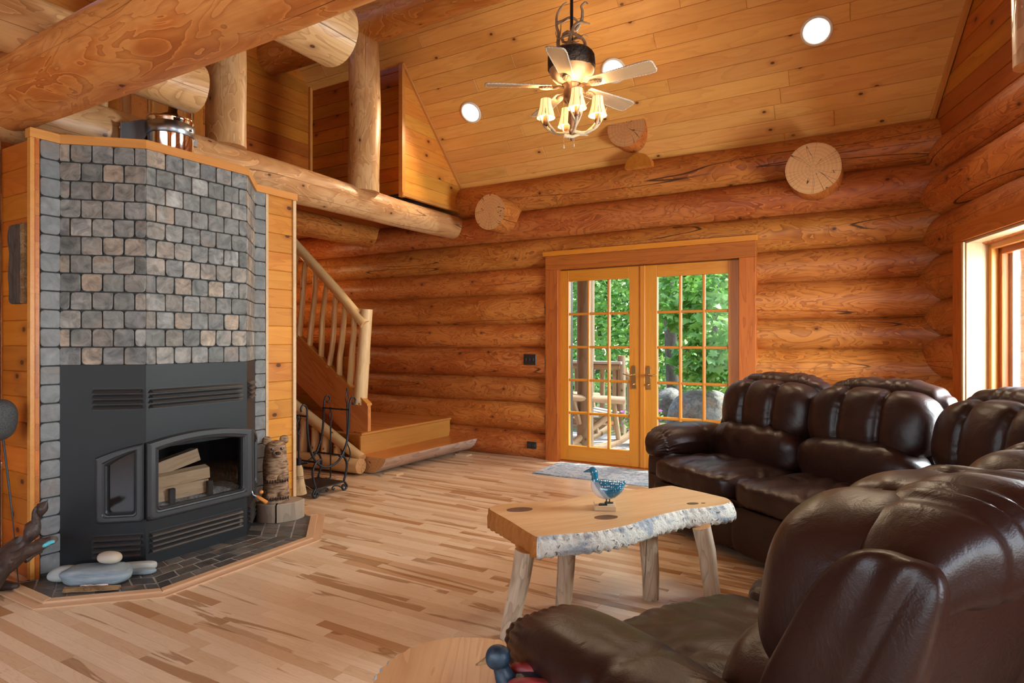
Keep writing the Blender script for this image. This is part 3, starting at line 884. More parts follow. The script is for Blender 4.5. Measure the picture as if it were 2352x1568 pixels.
wbox('pane', 0.76, 2.25, WF + 0.225, WF + 0.229, 0.68, 1.87, M_GLASS)
# ------------------------------------------------------------------ fireplace
HB = (-3.72, 2.3, 0.0)
fire = empty('fireplace', HB, 'bay fireplace faced in grey slate tiles with black steel stove insert', 'fireplace')
FPTS = [Vector((FX, 1.69, 0)), Vector((-3.565, 1.98, 0)), Vector((-3.565, 2.62, 0)), Vector((FX, 2.92, 0))]
def face_matrix(p, q, z=0.0, off=0.0):
    """local x along the face from p to q, local y up, local z out of the face"""
    d = (q - p).normalized()
    n = Vector((d.y, -d.x, 0))
    m = Matrix.Identity(4)
    for i in range(3):
        m[i][0] = d[i]; m[i][1] = (0, 0, 1)[i]; m[i][2] = n[i]
    o = p + n * off
    m[0][3], m[1][3], m[2][3] = o.x, o.y, z
    return m
TILE = {}
def tile_poly(w, h, k):
    """tile outline: four corners, each more or less rounded"""
    r = random.Random(k)
    pts = []
    for (sx, sy) in ((-1, -1), (1, -1), (1, 1), (-1, 1)):
        c = r.choice((0.006, 0.009, 0.014, 0.019))
        x, y = sx * w / 2, sy * h / 2
        a = (x - sx * c, y); b_ = (x, y - sy * c); mid = (x - sx * c * 0.3, y - sy * c * 0.3)
        if sx * sy > 0: pts += [b_, mid, a] if sx > 0 and False else ([a, mid, b_] if False else [b_, mid, a])
        else: pts += [a, mid, b_]
    # order the outline counter-clockwise
    pts.sort(key=lambda p: math.atan2(p[1] / h, p[0] / w))
    return [(p[0] + r.uniform(-.0006, .0006), p[1] + r.uniform(-.0006, .0006)) for p in pts]
def tile_at(mw, cx, cy, w, h, mat, parent, name='tile', th=0.010):
    key = (round(w, 3), round(h, 3), rnd.randrange(4), mat.name, th)
    if key not in TILE:
        m = MB()
        m.prism(tile_poly(w, h, key[2]), 0.0, th, 0.0025)
        TILE[key] = m.mesh(name, mat)
    o = bpy.data.objects.new(name, TILE[key])
    COL.objects.link(o)
    o.matrix_basis = mw @ Matrix.Translation((cx, cy, rnd.uniform(-0.0015, 0.0015))) @ Matrix.Rotation(rnd.uniform(-0.008, 0.008), 4, 'Z')
    attach(o, parent)
    return o
RH, TZ0, TZ1 = 0.1017, 1.138, 2.358
G = 0.006
def tile_face(p, q, ncol, z0, z1, start, ext0=0.0, ext1=0.0):
    mw = face_matrix(p, q, 0, 0.002)
    L = (q - p).length
    w = L / ncol
    r = 0
    z = z1
    while z > z0 + 0.02:
        h = RH
        off = (r + start) % 2
        xs = [-ext0]
        if off: xs.append(w / 2)
        while xs[-1] + w < L - 0.012: xs.append((w if not off and len(xs) == 1 else xs[-1] + w))
        xs.append(L + ext1)
        for a, b_ in zip(xs[:-1], xs[1:]):
            if b_ - a > 0.02:
                tile_at(mw, (a + b_) / 2, z - h / 2, b_ - a - G, h - G, M_SLATE, fire)
        z -= RH
        r += 1
tile_face(FPTS[0], FPTS[1], 4, TZ0, TZ1, 1, 0.0, 0.006)
tile_face(FPTS[1], FPTS[2], 6, TZ0, TZ1, 0, 0.006, 0.006)
tile_face(FPTS[2], FPTS[3], 4, TZ0, TZ1, 1, 0.006, 0.0)
for (ya, yb) in ((1.588, 1.69), (2.92, 3.016)):
    mw = face_matrix(Vector((FX, ya, 0)), Vector((FX, yb, 0)), 0, 0.002)
    z = TZ1
    while z > 0.02:
        h = min(RH, z)
        if h > 0.03: tile_at(mw, (yb - ya) / 2, z - h / 2, yb - ya - G, h - G, M_SLATE2, fire)
        z -= RH
# mortar behind the tiles
m = MB()
ring = [(FX, 1.585), (FX, 1.69), (-3.565, 1.98), (-3.565, 2.62), (FX, 2.92), (FX, 3.02), (FX - 0.02, 3.02), (FX - 0.02, 1.585)]
n = len(ring)
vs = [(x, y, 1.13) for x, y in ring] + [(x, y, 2.36) for x, y in ring]
m.add(vs, [(i, (i + 1) % n, n + (i + 1) % n, n + i) for i in range(n)] + [tuple(range(n, 2 * n))])
m.box((FX - 0.02, 1.585, 0.0), (FX + 0.0005, 1.69, 1.14)); m.box((FX - 0.02, 2.92, 0.0), (FX + 0.0005, 3.02, 1.14))
m.build('mortar_bed', M_GROUT, fire)
# cap moulding along the top edge
capz0, capz1 = 2.352, 2.402
cp = [Vector((FX, 1.54, 0)), Vector((FX, 1.69, 0)), Vector((-3.565, 1.98, 0)), Vector((-3.565, 2.62, 0)), Vector((FX, 2.92, 0)), Vector((FX, 3.294, 0))]
def offset_path(pts, d):
    out = []
    for i, p in enumerate(pts):
        ns = []
        if i > 0: e = (pts[i] - pts[i - 1]).normalized(); ns.append(Vector((e.y, -e.x, 0)))
        if i < len(pts) - 1: e = (pts[i + 1] - pts[i]).normalized(); ns.append(Vector((e.y, -e.x, 0)))
        if len(ns) == 2:
            b_ = (ns[0] + ns[1]).normalized(); out.append(p + b_ * (d / b_.dot(ns[0])))
        else: out.append(p + ns[0] * d)
    return out
co, ci = offset_path(cp, 0.024), offset_path(cp, -0.03)
for i in range(5):
    m = MB()
    c = (co[i] + co[i + 1]) / 2
    ax = (co[i + 1] - co[i]).normalized()
    mw = basis((c.x, c.y, (capz0 + capz1) / 2), ax)
    inv = mw.inverted()
    q = [inv @ Vector((p.x, p.y, (capz0 + capz1) / 2)) for p in (ci[i], co[i], co[i + 1], ci[i + 1])]
    m.prism([(p.x, p.y) for p in q], -0.025, 0.025, 0.003)
    m.build('cap_moulding', W_TRIM, fire, mw)

# --- steel insert
stove = empty('stove_insert', HB); attach(stove, fire)
def face_panel(p, q, s0, s1, z0, z1, name='steel_panel', th=0.012, mat=M_STEEL, parent=None):
    mw = face_matrix(p, q, 0, 0.0)
    m = MB(); m.prism([(s0 - (s0 + s1) / 2, z0 - (z0 + z1) / 2), (s1 - (s0 + s1) / 2, z0 - (z0 + z1) / 2), (s1 - (s0 + s1) / 2, z1 - (z0 + z1) / 2), (s0 - (s0 + s1) / 2, z1 - (z0 + z1) / 2)], -0.002, th)
    return m.build(name, mat, parent or stove, mw @ Matrix.Translation(((s0 + s1) / 2, (z0 + z1) / 2, 0)))
LC = (FPTS[1] - FPTS[0]).length; LM_ = (FPTS[2] - FPTS[1]).length; LR = (FPTS[3] - FPTS[2]).length
DZ0, DZ1 = 0.268, 0.70
def panels_with_hole(p, q, L, a, b_, z0=0.30, z1=0.66, x0=0.0, x1=0.0):
    face_panel(p, q, -x0, L + x1, 0.0, z0)
    face_panel(p, q, -x0, L + x1, z1, 1.138)
    if a > 0.004: face_panel(p, q, 0, a, z0, z1)
    if L - b_ > 0.004: face_panel(p, q, b_, L, z0, z1)
face_panel(FPTS[0], FPTS[1], 0, LC + 0.005, 0.0, 1.138)
panels_with_hole(FPTS[1], FPTS[2], LM_, 0.0, LM_, x0=0.005, x1=0.005)
face_panel(FPTS[2], FPTS[3], -0.005, LR, 0.0, 1.138)
# firebox
m = MB()
fb = [(-3.60, 1.99), (-3.60, 2.61), (-3.80, 2.78), (-4.07, 2.70), (-4.07, 1.90), (-3.80, 1.82)]
n = len(fb)
vs = [(x, y, 0.30) for x, y in fb] + [(x, y, 0.72) for x, y in fb]
m.add(vs, [tuple(range(n)), tuple(reversed(range(n, 2 * n)))] + [((i + 1) % n, i, n + i, n + (i + 1) % n) for i in (1, 2, 3, 4, 5) if i not in (1, 5)])
m.build('firebox', M_SOOT, stove)
m = MB()
vs = []; fs = []
N1, N2 = 26, 10
for i in range(N1 + 1):
    for j in range(N2 + 1):
        yy = 1.98 + 0.64 * i / N1; xx = -3.585 - 0.30 * j / N2
        zz = 0.305 + 0.022 * (0.5 + 0.5 * noise.noise(Vector((xx * 25, yy * 25, 0)))) + 0.02 * math.sin(PI * j / N2)
        vs.append((xx, yy, zz))
for i in range(N1):
    for j in range(N2):
        a = i * (N2 + 1) + j
        fs.append((a, a + 1, a + N2 + 2, a + N2 + 1))
m.add(vs, fs); m.build('ash_bed', M_ASH, stove)
for yy in (2.145, 2.385):
    box_obj('andiron', (-3.60, yy - 0.016, 0.31), (-3.578, yy + 0.016, 0.405), M_STEEL, stove, 0.003)
# arched door frames
def arch_ring(p, q, outer, inner, th, out, mat, name, parent, glass, gname='glass'):
    """frame on a face; outer / inner = lists of (s, z) with the same number of points"""
    mw = face_matrix(p, q, 0, 0.0)
    m = MB()
    k = len(outer)
    def mid(a, b_, t): return (a[0] + (b_[0] - a[0]) * t, a[1] + (b_[1] - a[1]) * t)
    rings = [[(a[0], a[1], 0.008) for a in outer],
             [(a[0], a[1], th - 0.014) for a in outer],
             [mid(a, b_, 0.10) + (th - 0.003,) for a, b_ in zip(outer, inner)],
             [mid(a, b_, 0.25) + (th,) for a, b_ in zip(outer, inner)],
             [mid(a, b_, 0.60) + (th,) for a, b_ in zip(outer, inner)],
             [mid(a, b_, 0.68) + (th - 0.007,) for a, b_ in zip(outer, inner)],
             [mid(a, b_, 0.80) + (th - 0.009,) for a, b_ in zip(outer, inner)],
             [mid(a, b_, 0.90) + (th - 0.003,) for a, b_ in zip(outer, inner)],
             [mid(a, b_, 1.0) + (th - 0.012,) for a, b_ in zip(outer, inner)],
             [mid(a, b_, 1.0) + (0.004,) for a, b_ in zip(outer, inner)]]
    vs = [v for r in rings for v in r]
    fs = []
    for r in range(len(rings) - 1):
        for i in range(k):
            j = (i + 1) % k
            fs.append((r * k + i, r * k + j, (r + 1) * k + j, (r + 1) * k + i))
    m.add(vs, fs)
    o = m.build(name, mat, parent, mw)
    g = MB(); g.prism(inner, 0.014, 0.018)
    g.build(gname, glass, o, mw)
    return o
def door_outline(s0, s1, zb, zt0, zt1, zapex, r, n=10):
    pts = []
    for i in range(4):
        a = PI + PI / 2 * i / 3; pts.append((s0 + r + r * math.cos(a), zb + r + r * math.sin(a)))
    for i in range(4):
        a = 1.5 * PI + PI / 2 * i / 3; pts.append((s1 - r + r * math.cos(a), zb + r + r * math.sin(a)))
    for i in range(n + 1):
        t = i / n
        s = s1 + (s0 - s1) * t
        z = zt1 + (zt0 - zt1) * t + zapex * 4 * t * (1 - t)
        pts.append((s, z))
    return pts
arch_ring(FPTS[1], FPTS[2], door_outline(-0.012, LM_ + 0.022, 0.262, 0.700, 0.700, 0.036, 0.025), door_outline(0.05, LM_ - 0.045, 0.322, 0.652, 0.652, 0.030, 0.02), 0.052, 0, M_CAST, 'stove_door', stove, M_SGLASS)
arch_ring(FPTS[0], FPTS[1], door_outline(0.188, LC + 0.002, 0.264, 0.628, 0.700, 0.008, 0.02), door_outline(0.247, LC - 0.048, 0.318, 0.580, 0.652, 0.006, 0.02), 0.050, 0, M_CAST, 'side_window', stove, M_SGLASS2)
arch_ring(FPTS[2], FPTS[3], door_outline(0.012, LR - 0.19, 0.264, 0.700, 0.628, 0.008, 0.02), door_outline(0.05, LR - 0.245, 0.318, 0.652, 0.580, 0.006, 0.02), 0.050, 0, M_CAST, 'side_window', stove, M_SGLASS2)
# louvred vents
def vent(p, q, s0, s1, z0, z1, nsl):
    v = empty('vent', HB); attach(v, stove)
    mw = face_matrix(p, q, 0, 0.0)
    m = MB(); m.box((s0 - 0.006, z0 - 0.004, 0.011), (s1 + 0.006, z1 + 0.006, 0.0128))
    m.build('recess', M_GASKET, v, mw)
    h = (z1 - z0) / nsl
    for i in range(nsl):
        zc = z0 + h * (i + 0.5)
        m = MB()
        prof = [(zc + h * 0.46, 0.010), (zc + h * 0.40, 0.022), (zc + h * 0.10, 0.034), (zc - h * 0.16, 0.040), (zc - h * 0.20, 0.037), (zc + h * 0.06, 0.030), (zc + h * 0.32, 0.018)]
        k = len(prof)
        vs = [(s0, a, b_) for a, b_ in prof] + [(s1, a, b_) for a, b_ in prof]
        fs = [(i2, (i2 + 1) % k, k + (i2 + 1) % k, k + i2) for i2 in range(k)] + [tuple(reversed(range(k))), tuple(range(k, 2 * k))]
        m.add(vs, fs)
        m.build('slat', M_SLAT, v, mw)
    return v
vent(FPTS[1], FPTS[2], 0.020, LM_ - 0.04, 0.888, 1.0, 4)
vent(FPTS[1], FPTS[2], 0.020, LM_ - 0.04, 0.072, 0.188, 4)
vent(FPTS[0], FPTS[1], 0.172, LC - 0.015, 0.888, 1.005, 4)
vent(FPTS[0], FPTS[1], 0.172, LC - 0.015, 0.066, 0.190, 4)
vent(FPTS[2], FPTS[3], 0.02, LR - 0.17, 0.888, 1.005, 4)
vent(FPTS[2], FPTS[3], 0.02, LR - 0.17, 0.066, 0.190, 4)
# door handle with turned wooden grips
h0 = Vector((-3.545, 2.665, 0.262))
m = MB(); m.tube([h0 + Vector((0, -0.02, 0.045)), h0, h0 + Vector((0.03, 0.015, -0.012))], 0.006, 8)
hd = m.build('door_handle', M_GALV, stove)
m = MB(); m.tube([h0 + Vector((0.022, 0.012, -0.008)), h0 + Vector((0.045, 0.022, -0.022)), h0 + Vector((0.085, 0.04, -0.048)), h0 + Vector((0.088, 0.041, -0.05))], [0.007, 0.011, 0.0125, 0.006], 10)
M_GRIP = plain('orange_wood_grip', (0.62, 0.20, 0.02), 0.3, coat=0.4)
m.build('grip', M_GRIP, hd)
m = MB(); m.puff((0.014, 0.014, 0.014), 6, 2, mat=Matrix.Translation(h0 + Vector((0.01, 0.055, 0.008))))
m.build('knob', M_GRIP, hd)

# split firewood in the firebox
W_SPLIT = wood('split_wood', (0.60, 0.43, 0.26), (0.48, 0.31, 0.17), (0.28, 0.165, 0.08), stretch=(2.0, 22.0, 22.0), rings=6, knot=0.0, blotch=0.5, vary=0.1, grain=0.4, rough=0.8, bumpd=0.003)
def split_log(p0, p1, prof, label, roll=0.0):
    p0, p1 = Vector(p0), Vector(p1)
    L = (p1 - p0).length
    m = MB()
    k = len(prof); n = 6
    vs = []
    for i in range(n + 1):
        for (a, b_) in prof:
            w = 1 + 0.05 * noise.noise(Vector((i * 0.8, a * 30, b_ * 30)))
            vs.append((L * i / n, a * w, b_ * w))
    fs = [(i * k + j, i * k + (j + 1) % k, (i + 1) * k + (j + 1) % k, (i + 1) * k + j) for i in range(n) for j in range(k)]
    m.add(vs, fs); m.add(vs[:k], [tuple(reversed(range(k)))]); m.add(vs[-k:], [tuple(range(k))])
    m.build('firewood', W_SPLIT, None, basis(p0, p1 - p0) @ Matrix.Rotation(roll, 4, 'X'), label=label, cat='firewood', group='split logs in the stove')
split_log((-3.66, 2.0, 0.372), (-3.66, 2.395, 0.372), [(-0.05, -0.04), (0.05, -0.045), (0.055, 0.035), (-0.045, 0.04)], 'lowest split log lying on the ash inside the stove')
split_log((-3.665, 2.0, 0.445), (-3.655, 2.40, 0.455), [(-0.05, -0.035), (0.055, -0.035), (0.06, 0.012), (0.0, 0.045), (-0.045, 0.03)], 'middle split log with pointed end inside the stove')
split_log((-3.70, 2.0, 0.49), (-3.69, 2.36, 0.565), [(-0.04, -0.035), (0.05, -0.03), (0.045, 0.035), (-0.03, 0.04)], 'topmost tilted split log inside the stove')

# flue pipe with its bracket
flue = empty('flue_pipe', (-3.985, 2.375, 2.36), 'shiny steel flue pipe rising behind the tiled fireplace top', 'flue')
m = MB(); m.lathe([(0.134, 0), (0.134, 0.33), (0.139, 0.335), (0.139, 0.36), (0.134, 0.365), (0.134, 1.4)], 40, (-3.985, 2.375, 2.36))
m.build('pipe', M_CHROME, flue)
m = MB(); m.lathe([(0.1385, 0), (0.141, 0.002), (0.141, 0.075), (0.1385, 0.077)], 40, (-3.985, 2.375, 2.60))
m.build('clamp_band', M_GALV, flue)
def bolt(p, d, r, parent, mat, L=0.012):
    m = MB(); p = Vector(p); d = Vector(d).normalized()
    m.tube([p, p + d * L], r, 6); return m.build('bolt', mat, parent)
bolt((-3.855, 2.43, 2.64), (1, .4, 0), 0.008, flue, M_GALV)
box_obj('latch', (-3.95, 2.50, 2.57), (-3.93, 2.525, 2.62), M_GALV, flue)
M_BRK = plain('bracket_steel', (0.16, 0.165, 0.175), 0.4, 0.7, nscale=60, nbump=0.0006)
mw = basis((-4.055, 2.262, 2.66), Vector((-0.055, -0.15, 0)))
m = MB()
pa = [(-0.012, -0.035), (-0.012, 0.035), (0.03, 0.030), (0.150, -0.020), (0.150, -0.30), (0.128, -0.30)]
vs = [(a_, -0.002, b_) for a_, b_ in pa] + [(a_, 0.002, b_) for a_, b_ in pa]
k = len(pa)
m.add(vs, [tuple(range(k)), tuple(reversed(range(k, 2 * k)))] + [(i, k + i, k + (i + 1) % k, (i + 1) % k) for i in range(k)])
br = m.build('bracket_arm', M_BRK, flue, mw)
m = MB(); m.box((0.147, -0.004, -0.30), (0.151, 0.034, -0.018)); m.build('bracket_foot', M_GALV, br, mw)
bolt(mw @ Vector((0.150, 0.016, -0.05)), mw.to_3x3() @ Vector((1, 0, 0)), 0.007, br, M_WHITE, 0.006)

# ------------------------------------------------------------------ hearth
hearth = empty('hearth', (-3.5, 2.3, 0.0), 'low hearth of dark slate tiles edged with a blond wood strip', 'hearth')
def lerp2(P, u, v):
    (a, b_, c, d) = P   # a(0,0) b(1,0) c(1,1) d(0,1)
    return tuple((a[i] * (1 - u) + b_[i] * u) * (1 - v) + (d[i] * (1 - u) + c[i] * u) * v for i in (0, 1))
def tile_patch(P, nu, nv):
    for j in range(nv):
        off = 0.5 if j % 2 else 0.0
        us = [0.0] + [((i + off) / nu) for i in range(0 if off else 1, nu)] + [1.0]
        for ua, ub in zip(us[:-1], us[1:]):
            if ub - ua < 0.02: continue
            q = [lerp2(P, ua, j / nv), lerp2(P, ub, j / nv), lerp2(P, ub, (j + 1) / nv), lerp2(P, ua, (j + 1) / nv)]
            cx = sum(p[0] for p in q) / 4; cy = sum(p[1] for p in q) / 4
            qq = []
            for p in q:
                d = math.hypot(p[0] - cx, p[1] - cy) or 1
                k = max(0.1, 1 - 0.0062 / d)
                qq.append(((p[0] - cx) * k, (p[1] - cy) * k))
            ar = sum(qq[i][0] * qq[(i + 1) % 4][1] - qq[(i + 1) % 4][0] * qq[i][1] for i in range(4))
            if abs(ar) < 0.0012: continue
            if ar < 0: qq.reverse()
            m = MB(); m.prism(qq, 0.0, 0.0075 + rnd.uniform(-0.001, 0.001), 0.0012)
            m.build('tile', M_HEARTH, hearth, Matrix.Translation((cx, cy, 0)))
I0, I1, I2, I3 = (FX, 1.69), (-3.555, 1.98), (-3.555, 2.62), (FX, 2.92)
O0, O1, O2, O3 = (-3.49, 1.485), (-3.15, 1.825), (-3.17, 2.775), (-3.535, 3.14)
tile_patch((I1, I2, O2, O1), 7, 4)
tile_patch((I0, I1, O1, O0), 4, 4)
tile_patch((I2, I3, O3, O2), 4, 4)
tile_patch((I0, O0, (-3.88, 1.485), (-3.88, 1.485)), 3, 2)
tile_patch((I3, (-3.88, 3.13), O3, O3), 3, 2)
m = MB(); m.prism([(FX, 1.47), O0, O1, O2, O3, (FX, 3.14)], -0.002, 0.0045)
m.build('grout_bed', M_GROUT2, hearth)
bp = [Vector((FX + 0.02, 1.485, 0)), Vector(O0 + (0,)), Vector(O1 + (0,)), Vector(O2 + (0,)), Vector(O3 + (0,)), Vector((FX, 3.14, 0))]
for (d0, d1, hgt, mname) in ((0.0, 0.045, 0.016, 'border_strip'), (0.045, 0.095, 0.006, 'border_plank')):
    po, pi_ = offset_path(bp, d1), offset_path(bp, d0)
    for i in range(5):
        c = (po[i] + pi_[i + 1]) / 2
        mw = basis((c.x, c.y, 0), po[i + 1] - po[i])
        inv = mw.inverted()
        q = [inv @ p for p in (pi_[i], po[i], po[i + 1], pi_[i + 1])]
        m = MB(); m.prism([(p.x, p.y) for p in q], 0.0, hgt, 0.004 if hgt > 0.01 else 0.001)
        m.build(mname, W_BLOND, hearth, mw)
# ------------------------------------------------------------------ stairs
landing = empty('stair_landing', (-4.8, 5.2, 0.0), 'low square wooden landing at the foot of the stairs', 'landing')
y = 4.50
while y < 5.94:
    w = min(0.082, 5.97 - y)
    board_obj('plank', (-5.20, y + w / 2, 0.366), (1, 0, 0), (0, 0, 1), 1.70, w - 0.0006, 0.02, W_STEP, landing, 0.0008)
    y += 0.082
m = MB(); m.tube([(-4.338, 4.47, 0.365), (-4.338, 5.94, 0.365)], 0.0135, 10)
m.build('nosing', W_TRIM, landing)
m = MB(); m.tube([(-5.35, 4.482, 0.365), (-4.335, 4.482, 0.365)], 0.0135, 10); m.build('nosing', W_TRIM, landing)
board_obj('riser', (-4.365, 5.22, 0.177), (0, 1, 0), (1, 0, 0), 1.47, 0.354, 0.022, W_TRIM, landing)
board_obj('side_panel', (-5.20, 4.50, 0.177), (1, 0, 0), (0, -1, 0), 1.65, 0.354, 0.022, W_PANEL, landing)
# half-log bottom step
hs = empty('log_step', (-4.14, 5.2, 0.0), 'half-log step with polished flat top before the landing', 'step')
m = MB()
prof = []
for i in range(11):
    a = -PI * i / 10 * 0.5
    prof.append((0.20 + 0.20 * math.cos(a) - 0.03 * math.sin(-a), 0.165 + 0.155 * math.sin(a)))
prof = [(-0.02, 0.165)] + prof + [(-0.02, 0.012)]
prof = [(a - 0.2, b_) for a, b_ in prof]
k = len(prof); n = 14
vs = []
for i in range(n + 1):
    yy = -0.745 + 1.49 * i / n
    for (a, b_) in prof:
        w = 1.0 if b_ > 0.16 else 1 + 0.06 * noise.noise(Vector((yy * 3, b_ * 8, 2)))
        dx = 0.035 * (yy) * (1 if a > 0.05 else 0) - 0.02
        vs.append((yy, -(a * w + dx), b_ * (1 if b_ > 0.16 else w)))
fs = []
for i in range(n):
    for j in range(1, k - 1):
        fs.append((i * k + j, (i + 1) * k + j, (i + 1) * k + j + 1, i * k + j + 1))
m.add(vs, fs, 0, True)
m.add(vs, [(i * k, (i + 1) * k, (i + 1) * k + 1, i * k + 1) for i in range(n)], 1)
m.add(vs[:k], [tuple(reversed(range(k)))], 2); m.add(vs[-k:], [tuple(range(k))], 2)
W_BARKLOG = wood('scraped_log', (0.60, 0.45, 0.35), (0.46, 0.28, 0.18), (0.24, 0.11, 0.06), rings=12, knot=0.1, blotch=0.7, vary=0.05, crack=0.5, grain=0.65, rough=0.5)
m.build('half_log', [W_BARKLOG, W_STEP, W_END], hs, basis((-4.16, 5.20, 0.0), (0, 1, 0)))
for yy in (4.56, 5.72):
    board_obj('shim', (-4.0, yy, 0.008), (1, 0, 0), (0, 0, 1), 0.16, 0.10, 0.016, W_PALE, hs)

stair = empty('staircase', (-4.9, 4.6, 0.0), 'wooden stair with red-brown stringer climbing beside the log wall', 'staircase')
def slab_xz(name, pts, y0, y1, mat, parent, grain):
    """polygon in the x-z plane between y0 and y1; grain = direction of local x"""
    cx = sum(p[0] for p in pts) / len(pts); cz = sum(p[1] for p in pts) / len(pts)
    mw = basis((cx, (y0 + y1) / 2, cz), (grain[0], 0, grain[1]), (0, -1, 0))
    inv = mw.inverted()
    q = [inv @ Vector((p[0], (y0 + y1) / 2, p[1])) for p in pts]
    q = [(p.x, p.y) for p in q]
    ar = sum(q[i][0] * q[(i + 1) % len(q)][1] - q[(i + 1) % len(q)][0] * q[i][1] for i in range(len(q)))
    if ar < 0: q.reverse()
    m = MB(); t = (y1 - y0) / 2
    m.prism(q, -t, t, 0.002)
    return m.build(name, mat, parent, mw)
slope = (1.39 - 0.652) / (5.328 - 4.253)
def top_at(x): return 0.652 + slope * (-4.253 - x)
slab_xz('stringer', [(-7.0, top_at(-7.0)), (-4.25, 0.652), (-4.25, 0.40), (-4.43, 0.385), (-4.52, 0.345), (-7.0, 0.345 + slope * 2.45)], 4.475, 4.515, W_RED, stair, (-1, slope))
slab_xz('stringer_cap', [(-7.0, top_at(-7.0) + 0.018), (-4.25, 0.670), (-4.25, 0.650), (-7.0, top_at(-7.0) - 0.002)], 4.465, 4.53, W_TRIM, stair, (-1, slope))
for i in range(6):
    x = -5.95 - 0.27 * i; z = 0.366 + 0.19 * (i + 1)
    board_obj('tread', (x - 0.14, 5.22, z - 0.015), (0, 1, 0), (0, 0, 1), 1.40, 0.29, 0.03, W_STEP, stair)
    board_obj('riser', (x, 5.22, z - 0.11), (0, 1, 0), (1, 0, 0), 1.40, 0.17, 0.02, W_YEL, stair)
rail = empty('stair_railing', (-4.35, 4.5, 0.66), 'peeled-pole stair railing with slim spindles and a newel post', 'railing')
PM = [W_LOG3, W_END]
W_POLE = wood('peeled_pole', (0.80, 0.56, 0.27), (0.70, 0.43, 0.17), (0.48, 0.25, 0.09), rings=6, knot=0.18, knot_scale=5.0, blotch=0.4, vary=0.08, grain=0.3, rough=0.4)
PO = [W_POLE, W_END]
log_obj('handrail', (-5.95, 4.52, 2.84), (-4.30, 4.49, 1.432), 0.054, 0.050, PO, rail, 16, 0.05, 0.01, 2.0)
log_obj('newel_post', (-4.385, 4.51, 0.655), (-4.318, 4.53, 1.585), 0.066, 0.058, PO, rail, 16, 0.06, 0.0, 4.0)
tops = [(-5.30, 2.21), (-5.148, 2.10), (-5.0, 1.98), (-4.848, 1.855), (-4.712, 1.735), (-4.579, 1.62), (-4.466, 1.52)]
bots = [(-5.37, 1.43), (-5.234, 1.334), (-5.09, 1.238), (-4.923, 1.118), (-4.798, 1.027), (-4.657, 0.938), (-4.525, 0.837)]
for i, (a, b_) in enumerate(zip(tops, bots)):
    log_obj('spindle', (b_[0], 4.50, b_[1] - 0.02), (a[0], 4.505, a[1]), 0.031, 0.026, PO, rail, 10, 0.15, 0.012 * (-1) ** i, i * 1.3)
# second railing on the wall side
log_obj('newel_post', (-5.30, 5.55, 1.0), (-5.30, 5.55, 1.62), 0.05, 0.05, PO, rail, 12, 0.05, 0.0, 9.0)
# log screen under the stair
scr = empty('stair_screen', (-4.7, 4.4, 0.0), 'slanting pole screen with short stubby spindles under the stringer', 'screen')
log_obj('slant_pole', (-6.0, 4.42, 0.99), (-4.255, 4.40, 0.150), 0.066, 0.050, PO, scr, 16, 0.06, 0.0, 1.0)
log_obj('base_pole', (-6.0, 4.31, 0.085), (-4.23, 4.36, 0.088), 0.078, 0.070, PO, scr, 16, 0.05, 0.0, 5.0)
for i in range(8):
    x = -4.56 - 0.155 * i
    zt = 0.150 + (0.84 / 1.745) * (-4.255 - x) - 0.04
    log_obj('spindle', (x + 0.01 * (-1) ** i, 4.37, 0.13), (x - 0.02, 4.40, zt), 0.042, 0.038, PO, scr, 12, 0.1, 0.0, i * 2.0)
z = 0.0
while z < 1.2:
    board_obj('plank', (-5.3, 4.55, z + 0.07), (1, 0, 0), (0, -1, 0), 1.6, 0.139, 0.02, W_PANEL, scr, 0.004)
    z += 0.14

# loft balustrade posts glimpsed behind the flue
lr = empty('loft_railing', (-5.2, 2.0, 2.76), 'peeled-pole loft railing glimpsed behind the flue pipe', 'railing')
for i in range(9):
    yy = 1.35 + 0.17 * i
    log_obj('spindle', (-5.15, yy, 2.76), (-5.15, yy, 3.65), 0.032, 0.03, PO, lr, 10, 0.08, 0.0, i * 1.0)
log_obj('handrail', (-5.15, 0.9, 3.66), (-5.15, 2.9, 3.66), 0.05, 0.05, PO, lr, 12)

# ------------------------------------------------------------------ fireplace tool stand (log cradle)
def spline(pts, n=6):
    P = [Vector(p) for p in pts]
    out = []
    for i in range(len(P) - 1):
        p0 = P[max(i - 1, 0)]; p1 = P[i]; p2 = P[i + 1]; p3 = P[min(i + 2, len(P) - 1)]
        for k in range(n):
            t = k / n
            out.append(0.5 * ((2 * p1) + (p2 - p0) * t + (2 * p0 - 5 * p1 + 4 * p2 - p3) * t * t + (3 * p1 - p0 - 3 * p2 + p3) * t ** 3))
    out.append(P[-1])
    return out
def scroll(c, r, a0, turns, n=14):
    """flat spiral in the y-z plane"""
    return [(c[0], c[1] + r * (1 - 0.75 * i / n) * math.cos(a0 + turns * 2 * PI * i / n), c[2] + r * (1 - 0.75 * i / n) * math.sin(a0 + turns * 2 * PI * i / n)) for i in range(n + 1)]
stand = empty('log_cradle', (-4.08, 3.69, 0.0), 'black wrought-iron log cradle with scrolled feet beside the bear carving', 'log cradle')
